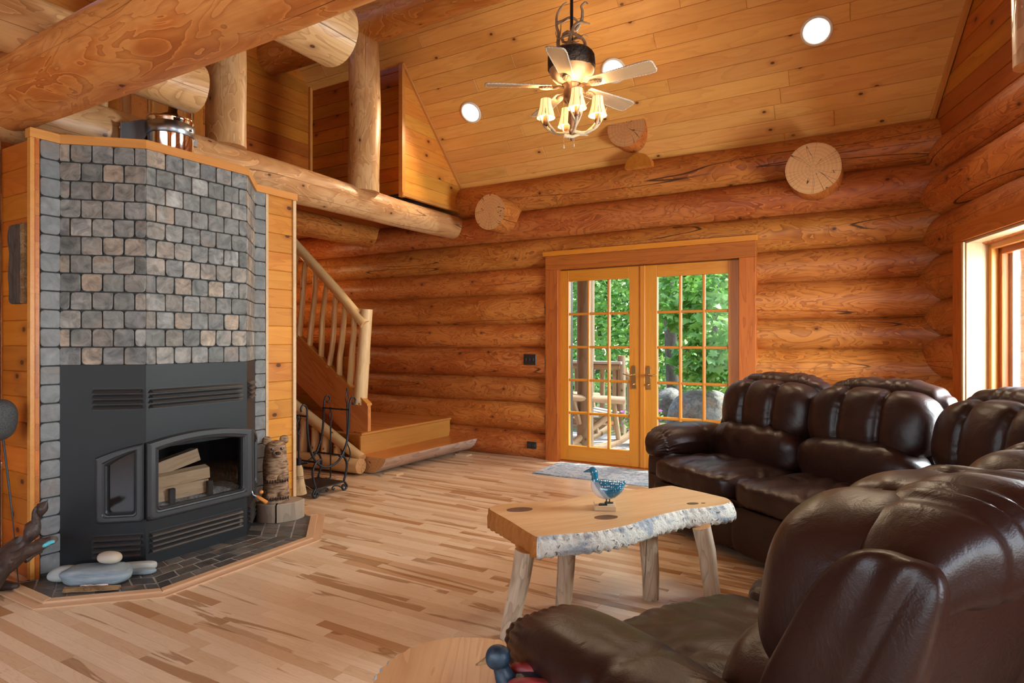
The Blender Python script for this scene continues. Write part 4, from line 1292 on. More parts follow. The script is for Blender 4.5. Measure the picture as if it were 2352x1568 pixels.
for x, nm in ((-3.93, 'front_frame'), (-4.24, 'rear_frame')):
    m = MB()
    # the U that holds the logs, ending in scrolls
    U = spline([(x, 3.452, 0.66), (x, 3.462, 0.50), (x, 3.50, 0.36), (x, 3.58, 0.262), (x, 3.685, 0.232), (x, 3.80, 0.275), (x, 3.878, 0.40), (x, 3.905, 0.55), (x, 3.912, 0.70)], 5)
    m.tube(U, 0.0095, 8)
    m.tube(scroll((x, 3.425, 0.715), 0.032, 0.0, 0.6) if x < -4 else spline([(x, 3.452, 0.66), (x, 3.45, 0.73), (x, 3.43, 0.762), (x, 3.405, 0.762), (x, 3.39, 0.735), (x, 3.395, 0.715)], 5), 0.008, 8)
    m.tube(spline([(x, 3.912, 0.70), (x, 3.918, 0.75), (x, 3.94, 0.785), (x, 3.965, 0.785), (x, 3.982, 0.76), (x, 3.975, 0.732), (x, 3.955, 0.727), (x, 3.945, 0.742)], 5), 0.0075, 8)
    # S-curved legs with foot scrolls
    for sg, y0 in ((1, 3.52), (-1, 3.87)):
        yc = y0
        m.tube(spline([(x, yc + sg * 0.075, 0.305), (x, yc + sg * 0.02, 0.285), (x, yc - sg * 0.012, 0.22), (x, yc - sg * 0.0, 0.14), (x, yc + sg * 0.02, 0.085), (x, yc - sg * 0.0, 0.055), (x, yc - sg * 0.012, 0.030), (x, yc + sg * 0.008, 0.0095), (x, yc + sg * 0.034, 0.014), (x, yc + sg * 0.042, 0.036), (x, yc + sg * 0.028, 0.050), (x, yc + sg * 0.014, 0.043), (x, yc + sg * 0.016, 0.032)], 5), 0.0095, 8)
        m.tube(spline([(x, yc + sg * 0.03, 0.018), (x, yc + sg * 0.08, 0.05), (x, yc + sg * 0.13, 0.062), (x, yc + sg * 0.155, 0.045), (x, yc + sg * 0.14, 0.032), (x, yc + sg * 0.128, 0.042)], 4), 0.006, 8)
    m.build(nm, M_IRON, stand)
m = MB(); m.box((-4.26, 3.54, 0.072), (-3.92, 3.85, 0.082)); m.build('plate', M_IRON, stand)
for (yy, zz) in ((3.455, 0.672), (3.908, 0.682), (3.555, 0.288), (3.84, 0.30)):
    m = MB(); m.tube([(-4.25, yy, zz), (-3.925, yy, zz)], 0.0075, 8)
    for xx in (-4.16, -4.02): m.puff((0.011, 0.011, 0.011), 4, 2, mat=Matrix.Translation((xx, yy, zz)))
    m.build('cross_bar', M_IRON, stand)
m = MB()
for yy, sg in ((3.40, 1),):
    m.tube([(-4.25 + 0.02 * i, 3.455 - 0.05 * math.sin(PI * i / 16), 0.30 - 0.02 * math.sin(PI * i / 16)) for i in range(17)], 0.0075, 8)
m.build('tool_ring', M_IRON, stand)
def tool(name, x, y, ztop, zbot, label, head):
    root = empty(name, (x, y, zbot), label, 'fire tool', 'hanging fireplace tools')
    m = MB()
    for sg in (-1, 1):
        m.tube([(x, y + sg * 0.017 * math.sin(PI * i / 10), ztop - 0.135 + 0.115 * i / 10) for i in range(11)], 0.0045, 6)
    m.puff((0.010, 0.010, 0.012), 4, 2, mat=Matrix.Translation((x, y, ztop - 0.145)))
    m.puff((0.009, 0.009, 0.016), 4, 2, mat=Matrix.Translation((x, y, ztop - 0.008)))
    m.build('handle', M_IRON, root)
    m = MB(); m.tube([(x, y, ztop - 0.14), (x, y, zbot)], 0.0065, 8); m.build('shaft', M_IRON, root)
    head(root, x, y, zbot)
    return root
M_STRAW = wood('straw', (0.62, 0.45, 0.24), (0.48, 0.30, 0.13), (0.28, 0.15, 0.06), stretch=(60, 60, 2.5), rings=4, knot=0, vary=0.05, grain=0.5, rough=0.9, bumpd=0.004)
def broom_head(root, x, y, z):
    m = MB(); m.tube([(x, y, z + 0.055), (x, y, z - 0.01)], 0.022, 12); m.build('ferrule', M_IRON, root)
    m = MB()
    m.lathe([(0.024, 0.0), (0.034, -0.03), (0.038, -0.10), (0.058, -0.20), (0.064, -0.228)], 18, (x, y, z), wob=0.1)
    R2 = random.Random(4)
    for i in range(70):
        a = R2.uniform(0, 2 * PI); r1 = R2.uniform(0.03, 0.062); L = R2.uniform(0.20, 0.238)
        m.tube([(x + 0.03 * math.cos(a), y + 0.03 * math.sin(a), z - 0.09), (x + r1 * math.cos(a), y + r1 * math.sin(a), z - L)], [0.0022, 0.0010], 4, False)
    m.tube([(x, y + 0.05, z - 0.16), (x + 0.02, y + 0.115, z - 0.215)], 0.0014, 4, False)
    m.build('bristles', M_STRAW, root)
    m = MB()
    for zz in (0.085, 0.10, 0.115): m.lathe([(0.0385, -zz), (0.0400, -zz - 0.002), (0.0385, -zz - 0.004)], 18, (x, y, z))
    m.build('binding', M_DARK, root)
def shovel_head(root, x, y, z):
    m = MB()
    pts = [(-0.02, 0.0), (-0.065, -0.05), (-0.062, -0.20), (0.062, -0.20), (0.065, -0.05), (0.02, 0.0)]
    vs = [(x + 0.016 * abs(a) / 0.06, y + a, z + b_) for a, b_ in pts] + [(x + 0.016 * abs(a) / 0.06 - 0.006, y + a, z + b_) for a, b_ in pts]
    k = 6
    m.add(vs, [tuple(range(k)), tuple(reversed(range(k, 2 * k)))] + [(i, k + i, k + (i + 1) % k, (i + 1) % k) for i in range(k)])
    m.build('blade', M_IRON, root)
def poker_head(root, x, y, z):
    m = MB(); m.tube(spline([(x, y, z), (x, y - 0.006, z - 0.018), (x, y - 0.028, z - 0.02), (x, y - 0.048, z - 0.014), (x, y - 0.055, z - 0.004)], 3), [0.0065] * 10 + [0.005, 0.004, 0.003], 8); m.build('hook', M_IRON, root)
def tong_head(root, x, y, z):
    m = MB()
    for sg in (-1, 1):
        m.tube(spline([(x, y, z), (x, y + sg * 0.03, z - 0.06), (x, y + sg * 0.036, z - 0.11), (x, y + sg * 0.02, z - 0.15), (x, y - sg * 0.012, z - 0.175)], 4), 0.005, 6)
    m.build('jaws', M_IRON, root)
tool('hearth_broom', -3.985, 3.415, 0.672, 0.285, 'straw hearth broom hanging at the near end of the iron cradle', broom_head)
tool('hearth_shovel', -4.09, 3.475, 0.70, 0.29, 'black iron hearth shovel hanging behind the straw broom', shovel_head)
tool('fire_poker', -4.17, 3.925, 0.685, 0.085, 'black iron poker with hooked tip hanging at the far end of the cradle', poker_head)
tool('fire_tongs', -3.98, 3.935, 0.86, 0.385, 'black iron fire tongs hanging at the far end of the cradle nearest the room', tong_head)

# ------------------------------------------------------------------ bear carving on a stump
W_STUMP = wood('weathered_stump', (0.36, 0.275, 0.195), (0.28, 0.195, 0.13), (0.17, 0.11, 0.07), stretch=(5, 5, 0.8), rings=6, knot=0.05, blotch=0.6, vary=0.05, crack=0.0, grain=0.4, rough=0.85)
stump = empty('stump_block', (-3.70, 2.995, 0.0), 'split pale stump slice under the carved bear', 'stump')
out = []
for i in range(40):
    a = 2 * PI * i / 40
    u = 0.165 * math.cos(a); v = 0.125 * math.sin(a)
    r = 1 + 0.04 * math.sin(3 * a + 1) + 0.02 * math.sin(7 * a)
    out.append((u * r, v * r))
# split into two halves with an open crack
for sg in (-1, 1):
    half = [(max(p[0], 0.006) if sg > 0 else min(p[0], -0.006), p[1]) for p in out if p[0] * sg > -0.001]
    half.sort(key=lambda p: math.atan2(p[1], p[0] - sg * 0.05))
    m = MB(); m.prism(half, 0.008, 0.135, 0.006)
    m.build('half', W_STUMP, stump, Matrix.Translation((-3.70, 2.995, 0.0)) @ Matrix.Rotation(math.radians(42), 4, 'Z'))

def bear_mat():
    m, nt, b = new_mat('carved_bear')
    tc = nd(nt, 'ShaderNodeTexCoord'); v = tc.outputs['Object']
    sv = nd(nt, 'ShaderNodeMapping', {0: v, 3: (22, 22, 70)}).outputs[0]
    n1 = nd(nt, 'ShaderNodeTexNoise', {'Vector': sv, 'Scale': 1.0, 'Detail': 3.0, 'Distortion': 0.6}).outputs[0]
    c = ramp(nt, n1, [(0.30, (0.08, 0.035, 0.016)), (0.45, (0.25, 0.135, 0.07)), (0.68, (0.43, 0.28, 0.16))])
    nt.links.new(c, b.inputs['Base Color']); b.inputs['Roughness'].default_value = 0.75
    bump(nt, b, n1, 0.012, 0.9)
    return m
M_BEAR = bear_mat()
bear = empty('carved_bear', (-3.715, 2.98, 0.135), 'small brown carved wooden bear standing on the stump slice', 'bear carving')
BM = Matrix.Translation((-3.715, 2.98, 0.135)) @ Matrix.Rotation(math.radians(-30), 4, 'Z') @ Matrix.Diagonal((1.12, 1.22, 1.05, 1))   # local +x faces the viewer's right
m = MB()
rings = [(0.0, 0.082, 0.078, 0.0), (0.04, 0.080, 0.076, 0.0), (0.075, 0.074, 0.074, 0.002), (0.12, 0.070, 0.072, 0.0), (0.16, 0.066, 0.072, -0.004), (0.20, 0.074, 0.073, -0.006), (0.25, 0.068, 0.070, -0.010), (0.285, 0.058, 0.064, -0.012), (0.315, 0.058, 0.062, -0.008), (0.35, 0.060, 0.062, -0.004), (0.38, 0.052, 0.056, -0.006), (0.40, 0.036, 0.040, -0.010), (0.408, 0.010, 0.012, -0.012)]
seg = 28
vs = []
for (z, rx, ry, ox) in rings:
    for k in range(seg):
        a = 2 * PI * k / seg
        w = 1 + 0.05 * noise.noise(Vector((math.cos(a) * 2.2, math.sin(a) * 2.2, z * 30))) + 0.025 * math.sin(z * 170 + 2 * a)
        vs.append((ox + rx * w * math.cos(a), ry * w * math.sin(a), z))
m.add(vs, [(i * seg + k, i * seg + (k + 1) % seg, (i + 1) * seg + (k + 1) % seg, (i + 1) * seg + k) for i in range(len(rings) - 1) for k in range(seg)], 0, True)
m.add(vs[-seg:], [tuple(range(seg))], 0, True)
m.build('body', M_BEAR, bear, BM)
def ell(name, half, loc, mat, parent, mw, n=8, p=2.2, rot=None):
    m = MB(); mm = Matrix.Translation(loc)
    if rot is not None: mm = mm @ rot
    m.puff(half, n, p, mat=mm)
    return m.build(name, mat, parent, mw)
sn = ell('snout', (0.040, 0.030, 0.027), (0.056, 0.0, 0.325), M_BEAR, bear, BM)
ell('nose', (0.014, 0.016, 0.011), (0.090, 0.0, 0.336), M_DARK, sn, BM)
m = MB(); m.tube([(0.082, 0.014, 0.314), (0.090, 0.0, 0.312), (0.082, -0.014, 0.314)], 0.003, 6); m.build('mouth', M_DARK, sn, BM)
for sg in (-1, 1):
    ell('ear', (0.014, 0.026, 0.030), (-0.012, sg * 0.048, 0.408), M_BEAR, bear, BM)
    ey = ell('eye', (0.006, 0.009, 0.009), (0.052, sg * 0.026, 0.358), M_DARK, bear, BM, 6)
    ell('glint', (0.002, 0.003, 0.003), (0.0575, sg * 0.026 + 0.002, 0.361), M_WHITE, ey, BM, 4)
    for (zz, rx, nm) in ((0.165, 0.062, 'forepaw'), (0.052, 0.076, 'hind_paw')):
        pw = ell(nm, (0.022, 0.032, 0.030), (rx, sg * 0.034, zz), M_BEAR, bear, BM)
        for c in range(4):
            ell('claw', (0.008, 0.0032, 0.013), (rx + 0.019, sg * 0.034 + (c - 1.5) * 0.014, zz - 0.018), M_DARK, pw, BM, 4)

# ------------------------------------------------------------------ stones and bark on the hearth
def stone_mat(name, c1, c2, band=0.0):
    m, nt, b = new_mat(name)
    tc = nd(nt, 'ShaderNodeTexCoord'); v = tc.outputs['Object']
    n1 = nd(nt, 'ShaderNodeTexNoise', {'Vector': nd(nt, 'ShaderNodeMapping', {0: v, 3: (8, 8, 60 if band else 12)}).outputs[0], 'Scale': 1.0, 'Detail': 4.0}).outputs[0]
    nt.links.new(mixc(nt, rng(nt, n1, 0.35, 0.65), c1, c2), b.inputs['Base Color'])
    b.inputs['Roughness'].default_value = 0.7
    bump(nt, b, n1, 0.003, 0.5)
    return m
M_ST1 = stone_mat('blue_grey_stone', (0.17, 0.21, 0.23), (0.30, 0.35, 0.37), 1)
M_ST2 = stone_mat('beige_stone', (0.42, 0.34, 0.25), (0.52, 0.46, 0.37))
M_ST3 = stone_mat('pale_stone', (0.32, 0.33, 0.31), (0.46, 0.46, 0.42))
def stone(loc, half, rz, mat, label, p=2.6, seed=0, tilt=0.0):
    m = MB()
    def fn(v):
        w = 1 + 0.14 * noise.noise(Vector((v.x * 14 + seed, v.y * 14, v.z * 14)))
        return Vector((v.x * w, v.y * w, v.z))
    m.puff(half, 12, p, fn)
    m.build('stone', mat, None, Matrix.Translation(loc) @ Matrix.Rotation(rz, 4, 'Z') @ Matrix.Rotation(tilt, 4, 'Y'), label=label, cat='stone', group='stones on the hearth')
stone((-3.535, 1.715, 0.050), (0.160, 0.080, 0.042), math.radians(36), M_ST1, 'big flat blue-grey stone on the hearth', 4.2, 1)
stone((-3.705, 1.635, 0.046), (0.075, 0.045, 0.040), math.radians(60), M_ST3, 'rounded grey stone at the near end of the hearth pile', 2.2, 2)
stone((-3.515, 1.765, 0.126), (0.066, 0.040, 0.030), math.radians(20), M_ST2, 'small beige stone lying on top of the big flat stone', 2.3, 3)
stone((-3.525, 1.895, 0.032), (0.105, 0.032, 0.026), math.radians(45), M_ST3, 'flat pale stone behind the big one against the stove', 3.5, 4)
stone((-3.46, 1.895, 0.020), (0.075, 0.028, 0.015), math.radians(38), M_ST1, 'thin grey stone sliver lying lowest beside the stove', 3.0, 5)
W_BARK = wood('bark', (0.36, 0.22, 0.10), (0.22, 0.12, 0.05), (0.06, 0.03, 0.015), stretch=(6, 30, 30), rings=6, knot=0, blotch=0.9, vary=0.05, grain=0.8, rough=0.9, bumpd=0.012)
m = MB()
vs = []
for i in range(17):
    t = i / 16
    w = 0.028 * (1 - 0.75 * abs(t - 0.35) ** 1.4) * (1 + 0.3 * noise.noise(Vector((t * 7, 0, 0))))
    for (a, b_) in ((-1, 0), (-0.6, 0.8), (0.2, 1), (0.9, 0.6), (1, 0)):
        vs.append((-0.13 + 0.26 * t, a * w, 0.004 + b_ * (0.018 + 0.008 * noise.noise(Vector((t * 12, a, 3))))))
m.add(vs, [(i * 5 + j, i * 5 + j + 1, (i + 1) * 5 + j + 1, (i + 1) * 5 + j) for i in range(16) for j in range(4)] + [((i + 1) * 5, (i + 1) * 5 + 4, i * 5 + 4, i * 5) for i in range(16)] + [(0, 1, 2, 3, 4), (84, 83, 82, 81, 80)])
m.build('bark_strip', W_BARK, None, Matrix.Translation((-3.435, 1.640, 0.009)) @ Matrix.Rotation(math.radians(37), 4, 'Z'), label='rough brown strip of bark lying before the hearth stones', cat='bark')
M_SHELL = plain('shell', (0.62, 0.52, 0.50), 0.35, nscale=60, nbump=0.003, var=0.3)
for (x, y, r, lab) in ((-3.475, 1.632, 0.5, 'pinkish shell fragment between the bark strip and big stone, nearer the wall'), (-3.425, 1.672, 0.72, 'pale shell fragment between the bark strip and big stone, nearer the stove')):
    m = MB(); m.puff((0.036, 0.008, 0.012), 8, 2.4, lambda v: Vector((v.x, v.y + 6 * v.x * v.x, v.z)))
    m.build('shell', M_SHELL, None, Matrix.Translation((x, y, 0.021)) @ Matrix.Rotation(r + 0.15, 4, 'Z'), label=lab, cat='shell', group='shells on the hearth')

# driftwood
M_DRIFT = wood('driftwood', (0.085, 0.055, 0.042), (0.05, 0.03, 0.024), (0.02, 0.012, 0.010), stretch=(9, 9, 9), rings=7, knot=0, blotch=0.7, vary=0.0, grain=0.7, rough=0.45, bumpd=0.006)
drift = empty('driftwood', (-3.85, 1.38, 0.0), 'dark polished driftwood branch with turquoise inlay at one tip', 'driftwood')
m = MB()
m.tube(spline([(-3.830, 1.295, 0.055), (-3.744, 1.369, 0.121), ((-3.703, 1.417, 0.206)), (-3.676, 1.456, 0.276), (-3.650, 1.482, 0.360), (-3.626, 1.497, 0.426), (-3.607, 1.519, 0.476)], 4), [0.05 + 0.012 * math.sin(i) - 0.0016 * i for i in range(25)], 10, wob=0.5, seed=3)
m.build('main_branch', M_DRIFT, drift)
m = MB(); m.tube(spline([(-3.670, 1.413, 0.207), (-3.591, 1.436, 0.248), (-3.524, 1.464, 0.281), (-3.469, 1.485, 0.306)], 4), [0.036 - 0.0014 * i for i in range(13)], 10, wob=0.4, seed=6)
sb = m.build('side_branch', M_DRIFT, drift)
M_TURQ = plain('turquoise_inlay', (0.10, 0.50, 0.58), 0.35, nscale=60, nbump=0.003, var=0.4)
m = MB(); m.tube(spline([(-3.495, 1.452, 0.276), (-3.468, 1.462, 0.293), (-3.446, 1.475, 0.301)], 3), [0.006, 0.009, 0.010, 0.011, 0.010, 0.009, 0.007], 8, wob=0.4)
m.build('inlay', M_TURQ, sb)
m = MB(); m.tube(spline([(-3.929, 1.400, 0.150), (-3.871, 1.434, 0.201), (-3.820, 1.452, 0.231), (-3.758, 1.465, 0.251)], 4), [0.014 + 0.0012 * i for i in range(13)], 8, wob=0.4, seed=8); m.build('twig', M_DRIFT, drift)
m = MB(); m.tube(spline([(-3.639, 1.478, 0.363), (-3.631, 1.471, 0.414), (-3.625, 1.474, 0.444)], 4), [0.02, 0.019, 0.017, 0.015, 0.014, 0.012, 0.010, 0.008, 0.005], 8); m.build('twig', M_DRIFT, drift)
m = MB(); m.tube(spline([(-3.737, 1.466, 0.164), (-3.740, 1.511, 0.183), (-3.728, 1.541, 0.194)], 4), [0.022 - 0.001 * i for i in range(9)], 8, wob=0.3); m.build('twig', M_DRIFT, drift)
m = MB(); m.tube(spline([(-4.05, 1.22, 0.035), (-3.92, 1.36, 0.04), (-3.83, 1.42, 0.03), (-3.78, 1.46, 0.02)], 4), [0.035, 0.036, 0.036, 0.036, 0.034, 0.032, 0.030, 0.028, 0.026, 0.024, 0.021, 0.018, 0.012], 8, wob=0.4); m.build('root', M_DRIFT, drift)

# bark slab on the wall
bs = empty('bark_slab', (-4.02, 1.55, 1.47), 'dark rectangular bark slab hanging on the wood wall beside the tiled fireplace', 'wall decoration')
m = MB(); m.puff((0.215, 0.075, 0.014), 20, 9, lambda v: Vector((v.x, v.y * (1 + 0.05 * noise.noise(Vector((v.x * 20, 0, 0)))), v.z + 0.008 * noise.noise(Vector((v.x * 10, v.y * 60, 1))))))
W_BARK2 = wood('dark_bark', (0.11, 0.075, 0.06), (0.065, 0.05, 0.045), (0.02, 0.014, 0.012), stretch=(4, 40, 40), rings=6, knot=0, blotch=0.9, vary=0.0, grain=0.8, rough=0.8, bumpd=0.012)
m.build('bark_face', W_BARK2, bs, basis((-4.04, 1.553, 1.69), (0, 0, 1), (0, -1, 0)))
box_obj('wood_edge', (-3.970, 1.540, 1.475), (-3.925, 1.564, 1.905), W_BARK, bs)
# wire basket on a rod
bk = empty('popcorn_basket', (-3.95, 1.40, 0.0), 'grey wire-mesh basket on a long thin rod leaning by the log post', 'basket')
M_WIRE = plain('wire_mesh', (0.075, 0.078, 0.08), 0.6, 0.3, nscale=260, nbump=0.006, var=0.7)
m = MB(); m.puff((0.072, 0.072, 0.108), 12, 2.3, mat=Matrix.Translation((-3.914, 1.431, 0.865)) @ Matrix.Rotation(0.25, 4, 'Y')); m.build('mesh_bowl', M_WIRE, bk)
m = MB(); m.tube([(-3.887, 1.436, 0.763), (-3.824, 1.438, 0.512), (-3.796, 1.443, 0.348), (-3.761, 1.452, 0.047)], [0.005, 0.005, 0.0028, 0.0028], 8); m.build('rod', M_IRON, bk)

# lamp on the stair wall, out of sight behind the chimney
d_ = bpy.data.lights.new('stair_lamp', 'POINT'); d_.energy = 7; d_.color = (1.0, 0.66, 0.32); d_.shadow_soft_size = 0.06
o = bpy.data.objects.new('stair_lamp', d_); o.location = (-6.6, 5.25, 2.05); COL.objects.link(o)
# ------------------------------------------------------------------ recessed ceiling lights
M_LAMP = emit('lamp_glow', (1.0, 0.86, 0.66), 4.5)
M_RIM = plain('lamp_rim', (0.72, 0.66, 0.58), 0.4)
def downlight(x, y, label):
    c = ceil_pt(x, y, 0.010)
    root = empty('recessed_light', c, label, 'ceiling light', 'recessed lights in the sloping ceiling')
    mw = basis(c, (1, 0, 0), CN)
    m = MB(); n = 36
    m.lathe([(0.094, 0.0), (0.094, 0.006), (0.100, 0.011), (0.113, 0.010), (0.117, 0.003), (0.117, 0.0)], n)
    m.build('trim_ring', M_RIM, root, mw)
    m = MB(); m.lathe([(0.001, 0.0045), (0.05, 0.004), (0.0935, 0.002)], n)
    m.build('lens', M_LAMP, root, mw)
    d = bpy.data.lights.new('recessed_lamp', 'SPOT')
    d.energy = 55; d.spot_size = math.radians(120); d.spot_blend = 0.8; d.shadow_soft_size = 0.07; d.color = (1.0, 0.80, 0.55)
    o = bpy.data.objects.new('recessed_lamp', d)
    o.location = c + CN * 0.05
    o.rotation_euler = CN.to_track_quat('-Z', 'Y').to_euler()
    COL.objects.link(o); attach(o, root)
downlight(-3.69, 5.42, 'recessed ceiling light nearest the triangular loft panel')
downlight(-2.08, 5.36, 'recessed ceiling light partly behind the fan blade')
downlight(-0.42, 5.40, 'recessed ceiling light nearest the gable wall')

# ------------------------------------------------------------------ antler ceiling fan with lamp shades
FC = Vector((-2.057, 4.405, 0.0))
fan = empty('ceiling_fan', (FC.x, FC.y, 2.85), 'rustic five-blade ceiling fan with antlers and small lit lamp shades', 'ceiling fan')
W_BLADE = wood('fan_blade', (0.50, 0.345, 0.195), (0.42, 0.27, 0.14), (0.28, 0.15, 0.07), stretch=(1.0, 9.0, 9.0), rings=6, knot=0.05, blotch=0.4, vary=0.03, grain=0.3, rough=0.45, bumpd=0.001)
M_LACE = plain('rawhide_lace', (0.60, 0.50, 0.40), 0.7, nscale=120, nbump=0.004, var=0.4)
M_ANTLER = plain('antler', (0.36, 0.25, 0.15), 0.55, nscale=25, nbump=0.004, var=0.35)
M_ANTLER2 = plain('pale_antler', (0.60, 0.46, 0.30), 0.5, nscale=25, nbump=0.004, var=0.25)
m = MB(); m.tube([(FC.x, FC.y, 3.50), (FC.x, FC.y, 4.80)], 0.013, 12); m.build('down_rod', M_IRON, fan)
m = MB(); m.lathe([(0.07, 0.0), (0.07, 0.05), (0.02, 0.10)], 20, (FC.x, FC.y, 4.62)); m.build('canopy', M_IRON, fan)
# stump-shaped motor housing: bark band above, turned wood below
hs_ = [(0.072, 3.262), (0.11, 3.275), (0.15, 3.315), (0.170, 3.355), (0.176, 3.385)]
m = MB(); m.lathe([(r, z - 3.26) for r, z in hs_], 36, (FC.x, FC.y, 3.26)); m.build('motor_bowl', W_PALE, fan)
m = MB()
bk_ = [(0.176, 0.0), (0.184, 0.015), (0.184, 0.06), (0.180, 0.10), (0.165, 0.125)]
M_BARKB = plain('burnt_bark', (0.035, 0.025, 0.022), 0.85, nscale=45, nbump=0.03, var=0.6)
m.lathe(bk_, 72, (FC.x, FC.y, 3.375), wob=0.06, seed=2.0); m.build('bark_band', M_BARKB, fan)
m = MB(); m.lathe([(0.165, 0.0), (0.150, 0.018), (0.05, 0.024), (0.016, 0.024)], 36, (FC.x, FC.y, 3.498)); m.build('housing_top', W_STUMP, fan)
m = MB(); m.lathe([(0.02, 3.115 - 3.1), (0.05, 3.125 - 3.1), (0.066, 3.15 - 3.1), (0.066, 3.20 - 3.1), (0.058, 3.235 - 3.1), (0.075, 3.25 - 3.1), (0.075, 3.268 - 3.1)], 28, (FC.x, FC.y, 3.1)); m.build('fitter', M_BRONZE, fan)
def blade_pts():
    # outline in local coordinates: x outwards, y across
    return [(0.165, -0.050), (0.60, -0.072), (0.655, -0.066), (0.668, -0.048), (0.668, 0.048), (0.655, 0.066), (0.60, 0.072), (0.165, 0.050)]
bl_m = MB(); bl_m.prism(blade_pts(), -0.004, 0.004, 0.001); bl_mesh = bl_m.mesh('blade', W_BLADE)
lc_m = MB()
bp_ = blade_pts() ; bp_c = bp_ + [bp_[0]]
pth = []
for a, b_ in zip(bp_c[:-1], bp_c[1:]):
    n = max(1, int(math.hypot(b_[0] - a[0], b_[1] - a[1]) / 0.011))
    for i in range(n):
        t = i / n
        pth.append((a[0] + (b_[0] - a[0]) * t, a[1] + (b_[1] - a[1]) * t))
lc_m.tube([(p[0], p[1], 0.0) for p in pth], [0.0075 if i % 2 else 0.0045 for i in range(len(pth))], 6, closed=True)
lc_mesh = lc_m.mesh('lacing', M_LACE)
ir_m = MB()
ir_m.tube(spline([(0.06, 0, -0.012), (0.10, 0, -0.004), (0.13, 0, -0.016), (0.17, 0, -0.014)], 4), 0.013, 8)
ir_mesh = ir_m.mesh('blade_arm', M_BRONZE)
pc_m = MB(); pc_m.puff((0.058, 0.034, 0.016), 12, 2.1, lambda v: Vector((v.x, v.y * (1.0 - 4 * v.x), v.z)) + Vector((0.2, 0, -0.014)))
M_CONE = plain('pinecone_bronze', (0.30, 0.17, 0.085), 0.5, 0.3, nscale=0)
def cone_mat():
    m, nt, b = new_mat('pinecone')
    tc = nd(nt, 'ShaderNodeTexCoord')
    vo = nd(nt, 'ShaderNodeTexVoronoi', {'Vector': tc.outputs['Object'], 'Scale': 110.0}).outputs['Distance']
    nt.links.new(ramp(nt, vo, [(0.1, (0.42, 0.25, 0.13)), (0.6, (0.16, 0.085, 0.045))]), b.inputs['Base Color'])
    b.inputs['Roughness'].default_value = 0.5
    bump(nt, b, vo, 0.006, 1.0)
    return m
pc_mesh = pc_m.mesh('pinecone', cone_mat())
for k in range(5):
    a = math.radians(182.7 + 30.5 + 72 * k)
    mw = Matrix.Translation((FC.x, FC.y, 3.25)) @ Matrix.Rotation(a, 4, 'Z')
    tilt = mw @ Matrix.Rotation(math.radians(-13), 4, 'X')
    bl = bpy.data.objects.new('blade', bl_mesh); COL.objects.link(bl); bl.matrix_basis = tilt; attach(bl, fan)
    for nm, me, mm in (('lacing', lc_mesh, tilt), ('pinecone', pc_mesh, tilt)):
        o = bpy.data.objects.new(nm, me); COL.objects.link(o); o.matrix_basis = mm; attach(o, bl)
    o = bpy.data.objects.new('blade_arm', ir_mesh); COL.objects.link(o); o.matrix_basis = mw; attach(o, fan)
# antlers twined round the rod
def antler(root, main, r0, tines, mat, name='antler'):
    m = MB()
    P = spline(main, 6)
    n = len(P)
    m.tube(P, [r0 * (1 - 0.72 * (i / (n - 1)) ** 1.3) for i in range(n)], 8, wob=0.15)
    for (t, pts, r) in tines:
        b_ = P[int(t * (n - 1))]
        Q = spline([b_] + [b_ + Vector(p) for p in pts], 5)
        k = len(Q)
        m.tube(Q, [r * (1 - 0.85 * i / (k - 1)) for i in range(k)], 7)
    return m.build(name, mat, root)
def fp(r, u, z): # r: to the viewer's right, u: away from the viewer
    a = math.radians(30.5)
    return Vector((FC.x + r * math.cos(a) - u * math.sin(a), FC.y + r * math.sin(a) + u * math.cos(a), z))
def fv(r, u, z):
    return fp(r, u, z) - Vector((FC.x, FC.y, 0))
antler(fan, [fp(-0.10, -0.02, 3.50), fp(-0.105, 0.0, 3.58), fp(-0.10, 0.02, 3.66), fp(-0.115, 0.03, 3.74), fp(-0.11, 0.02, 3.82), fp(-0.07, 0.0, 3.88), fp(-0.035, 0.0, 3.905)], 0.016, [(0.55, [fv(0.05, 0, 0.02), fv(0.10, 0.02, 0.055), fv(0.15, 0.03, 0.05), fv(0.18, 0.03, -0.01), fv(0.15, 0.02, -0.07), fv(0.09, 0, -0.12)], 0.015), (0.25, [fv(0.015, 0.0, 0.05), fv(0.02, -0.01, 0.12)], 0.010)], M_ANTLER)
antler(fan, [fp(-0.03, -0.04, 3.50), fp(-0.02, -0.05, 3.58), fp(0.0, -0.05, 3.66), fp(0.03, -0.04, 3.715), fp(0.08, -0.03, 3.735), fp(0.14, -0.02, 3.725)], 0.017, [(0.35, [fv(-0.05, 0.0, -0.02), fv(-0.10, 0.02, -0.03), fv(-0.12, 0.03, 0.03)], 0.012), (0.2, [fv(0.05, 0.02, 0.0), fv(0.08, 0.02, 0.01)], 0.008)], M_ANTLER)
antler(fan, [fp(0.08, 0.0, 3.50), fp(0.105, 0.02, 3.56), fp(0.10, 0.03, 3.62), fp(0.05, 0.02, 3.66), fp(-0.01, 0.0, 3.67), fp(-0.06, -0.02, 3.64)], 0.016, [(0.5, [fv(0.02, 0.02, 0.03), fv(0.06, 0.03, 0.02)], 0.008)], M_ANTLER)
antler(fan, [fp(0.03, 0.03, 3.70), fp(0.075, 0.0, 3.76), fp(0.085, 0.0, 3.83), fp(0.075, 0.0, 3.87), fp(0.105, -0.01, 3.90), fp(0.125, -0.01, 3.885)], 0.015, [], M_ANTLER)
m = MB(); m.tube([fp(0.075 * math.cos(a / 12 * 2 * PI), 0.06 * math.sin(a / 12 * 2 * PI), 3.63 + 0.02 * math.sin(a)) for a in range(12)], 0.011, 8, closed=True); m.build('antler', M_ANTLER, fan)
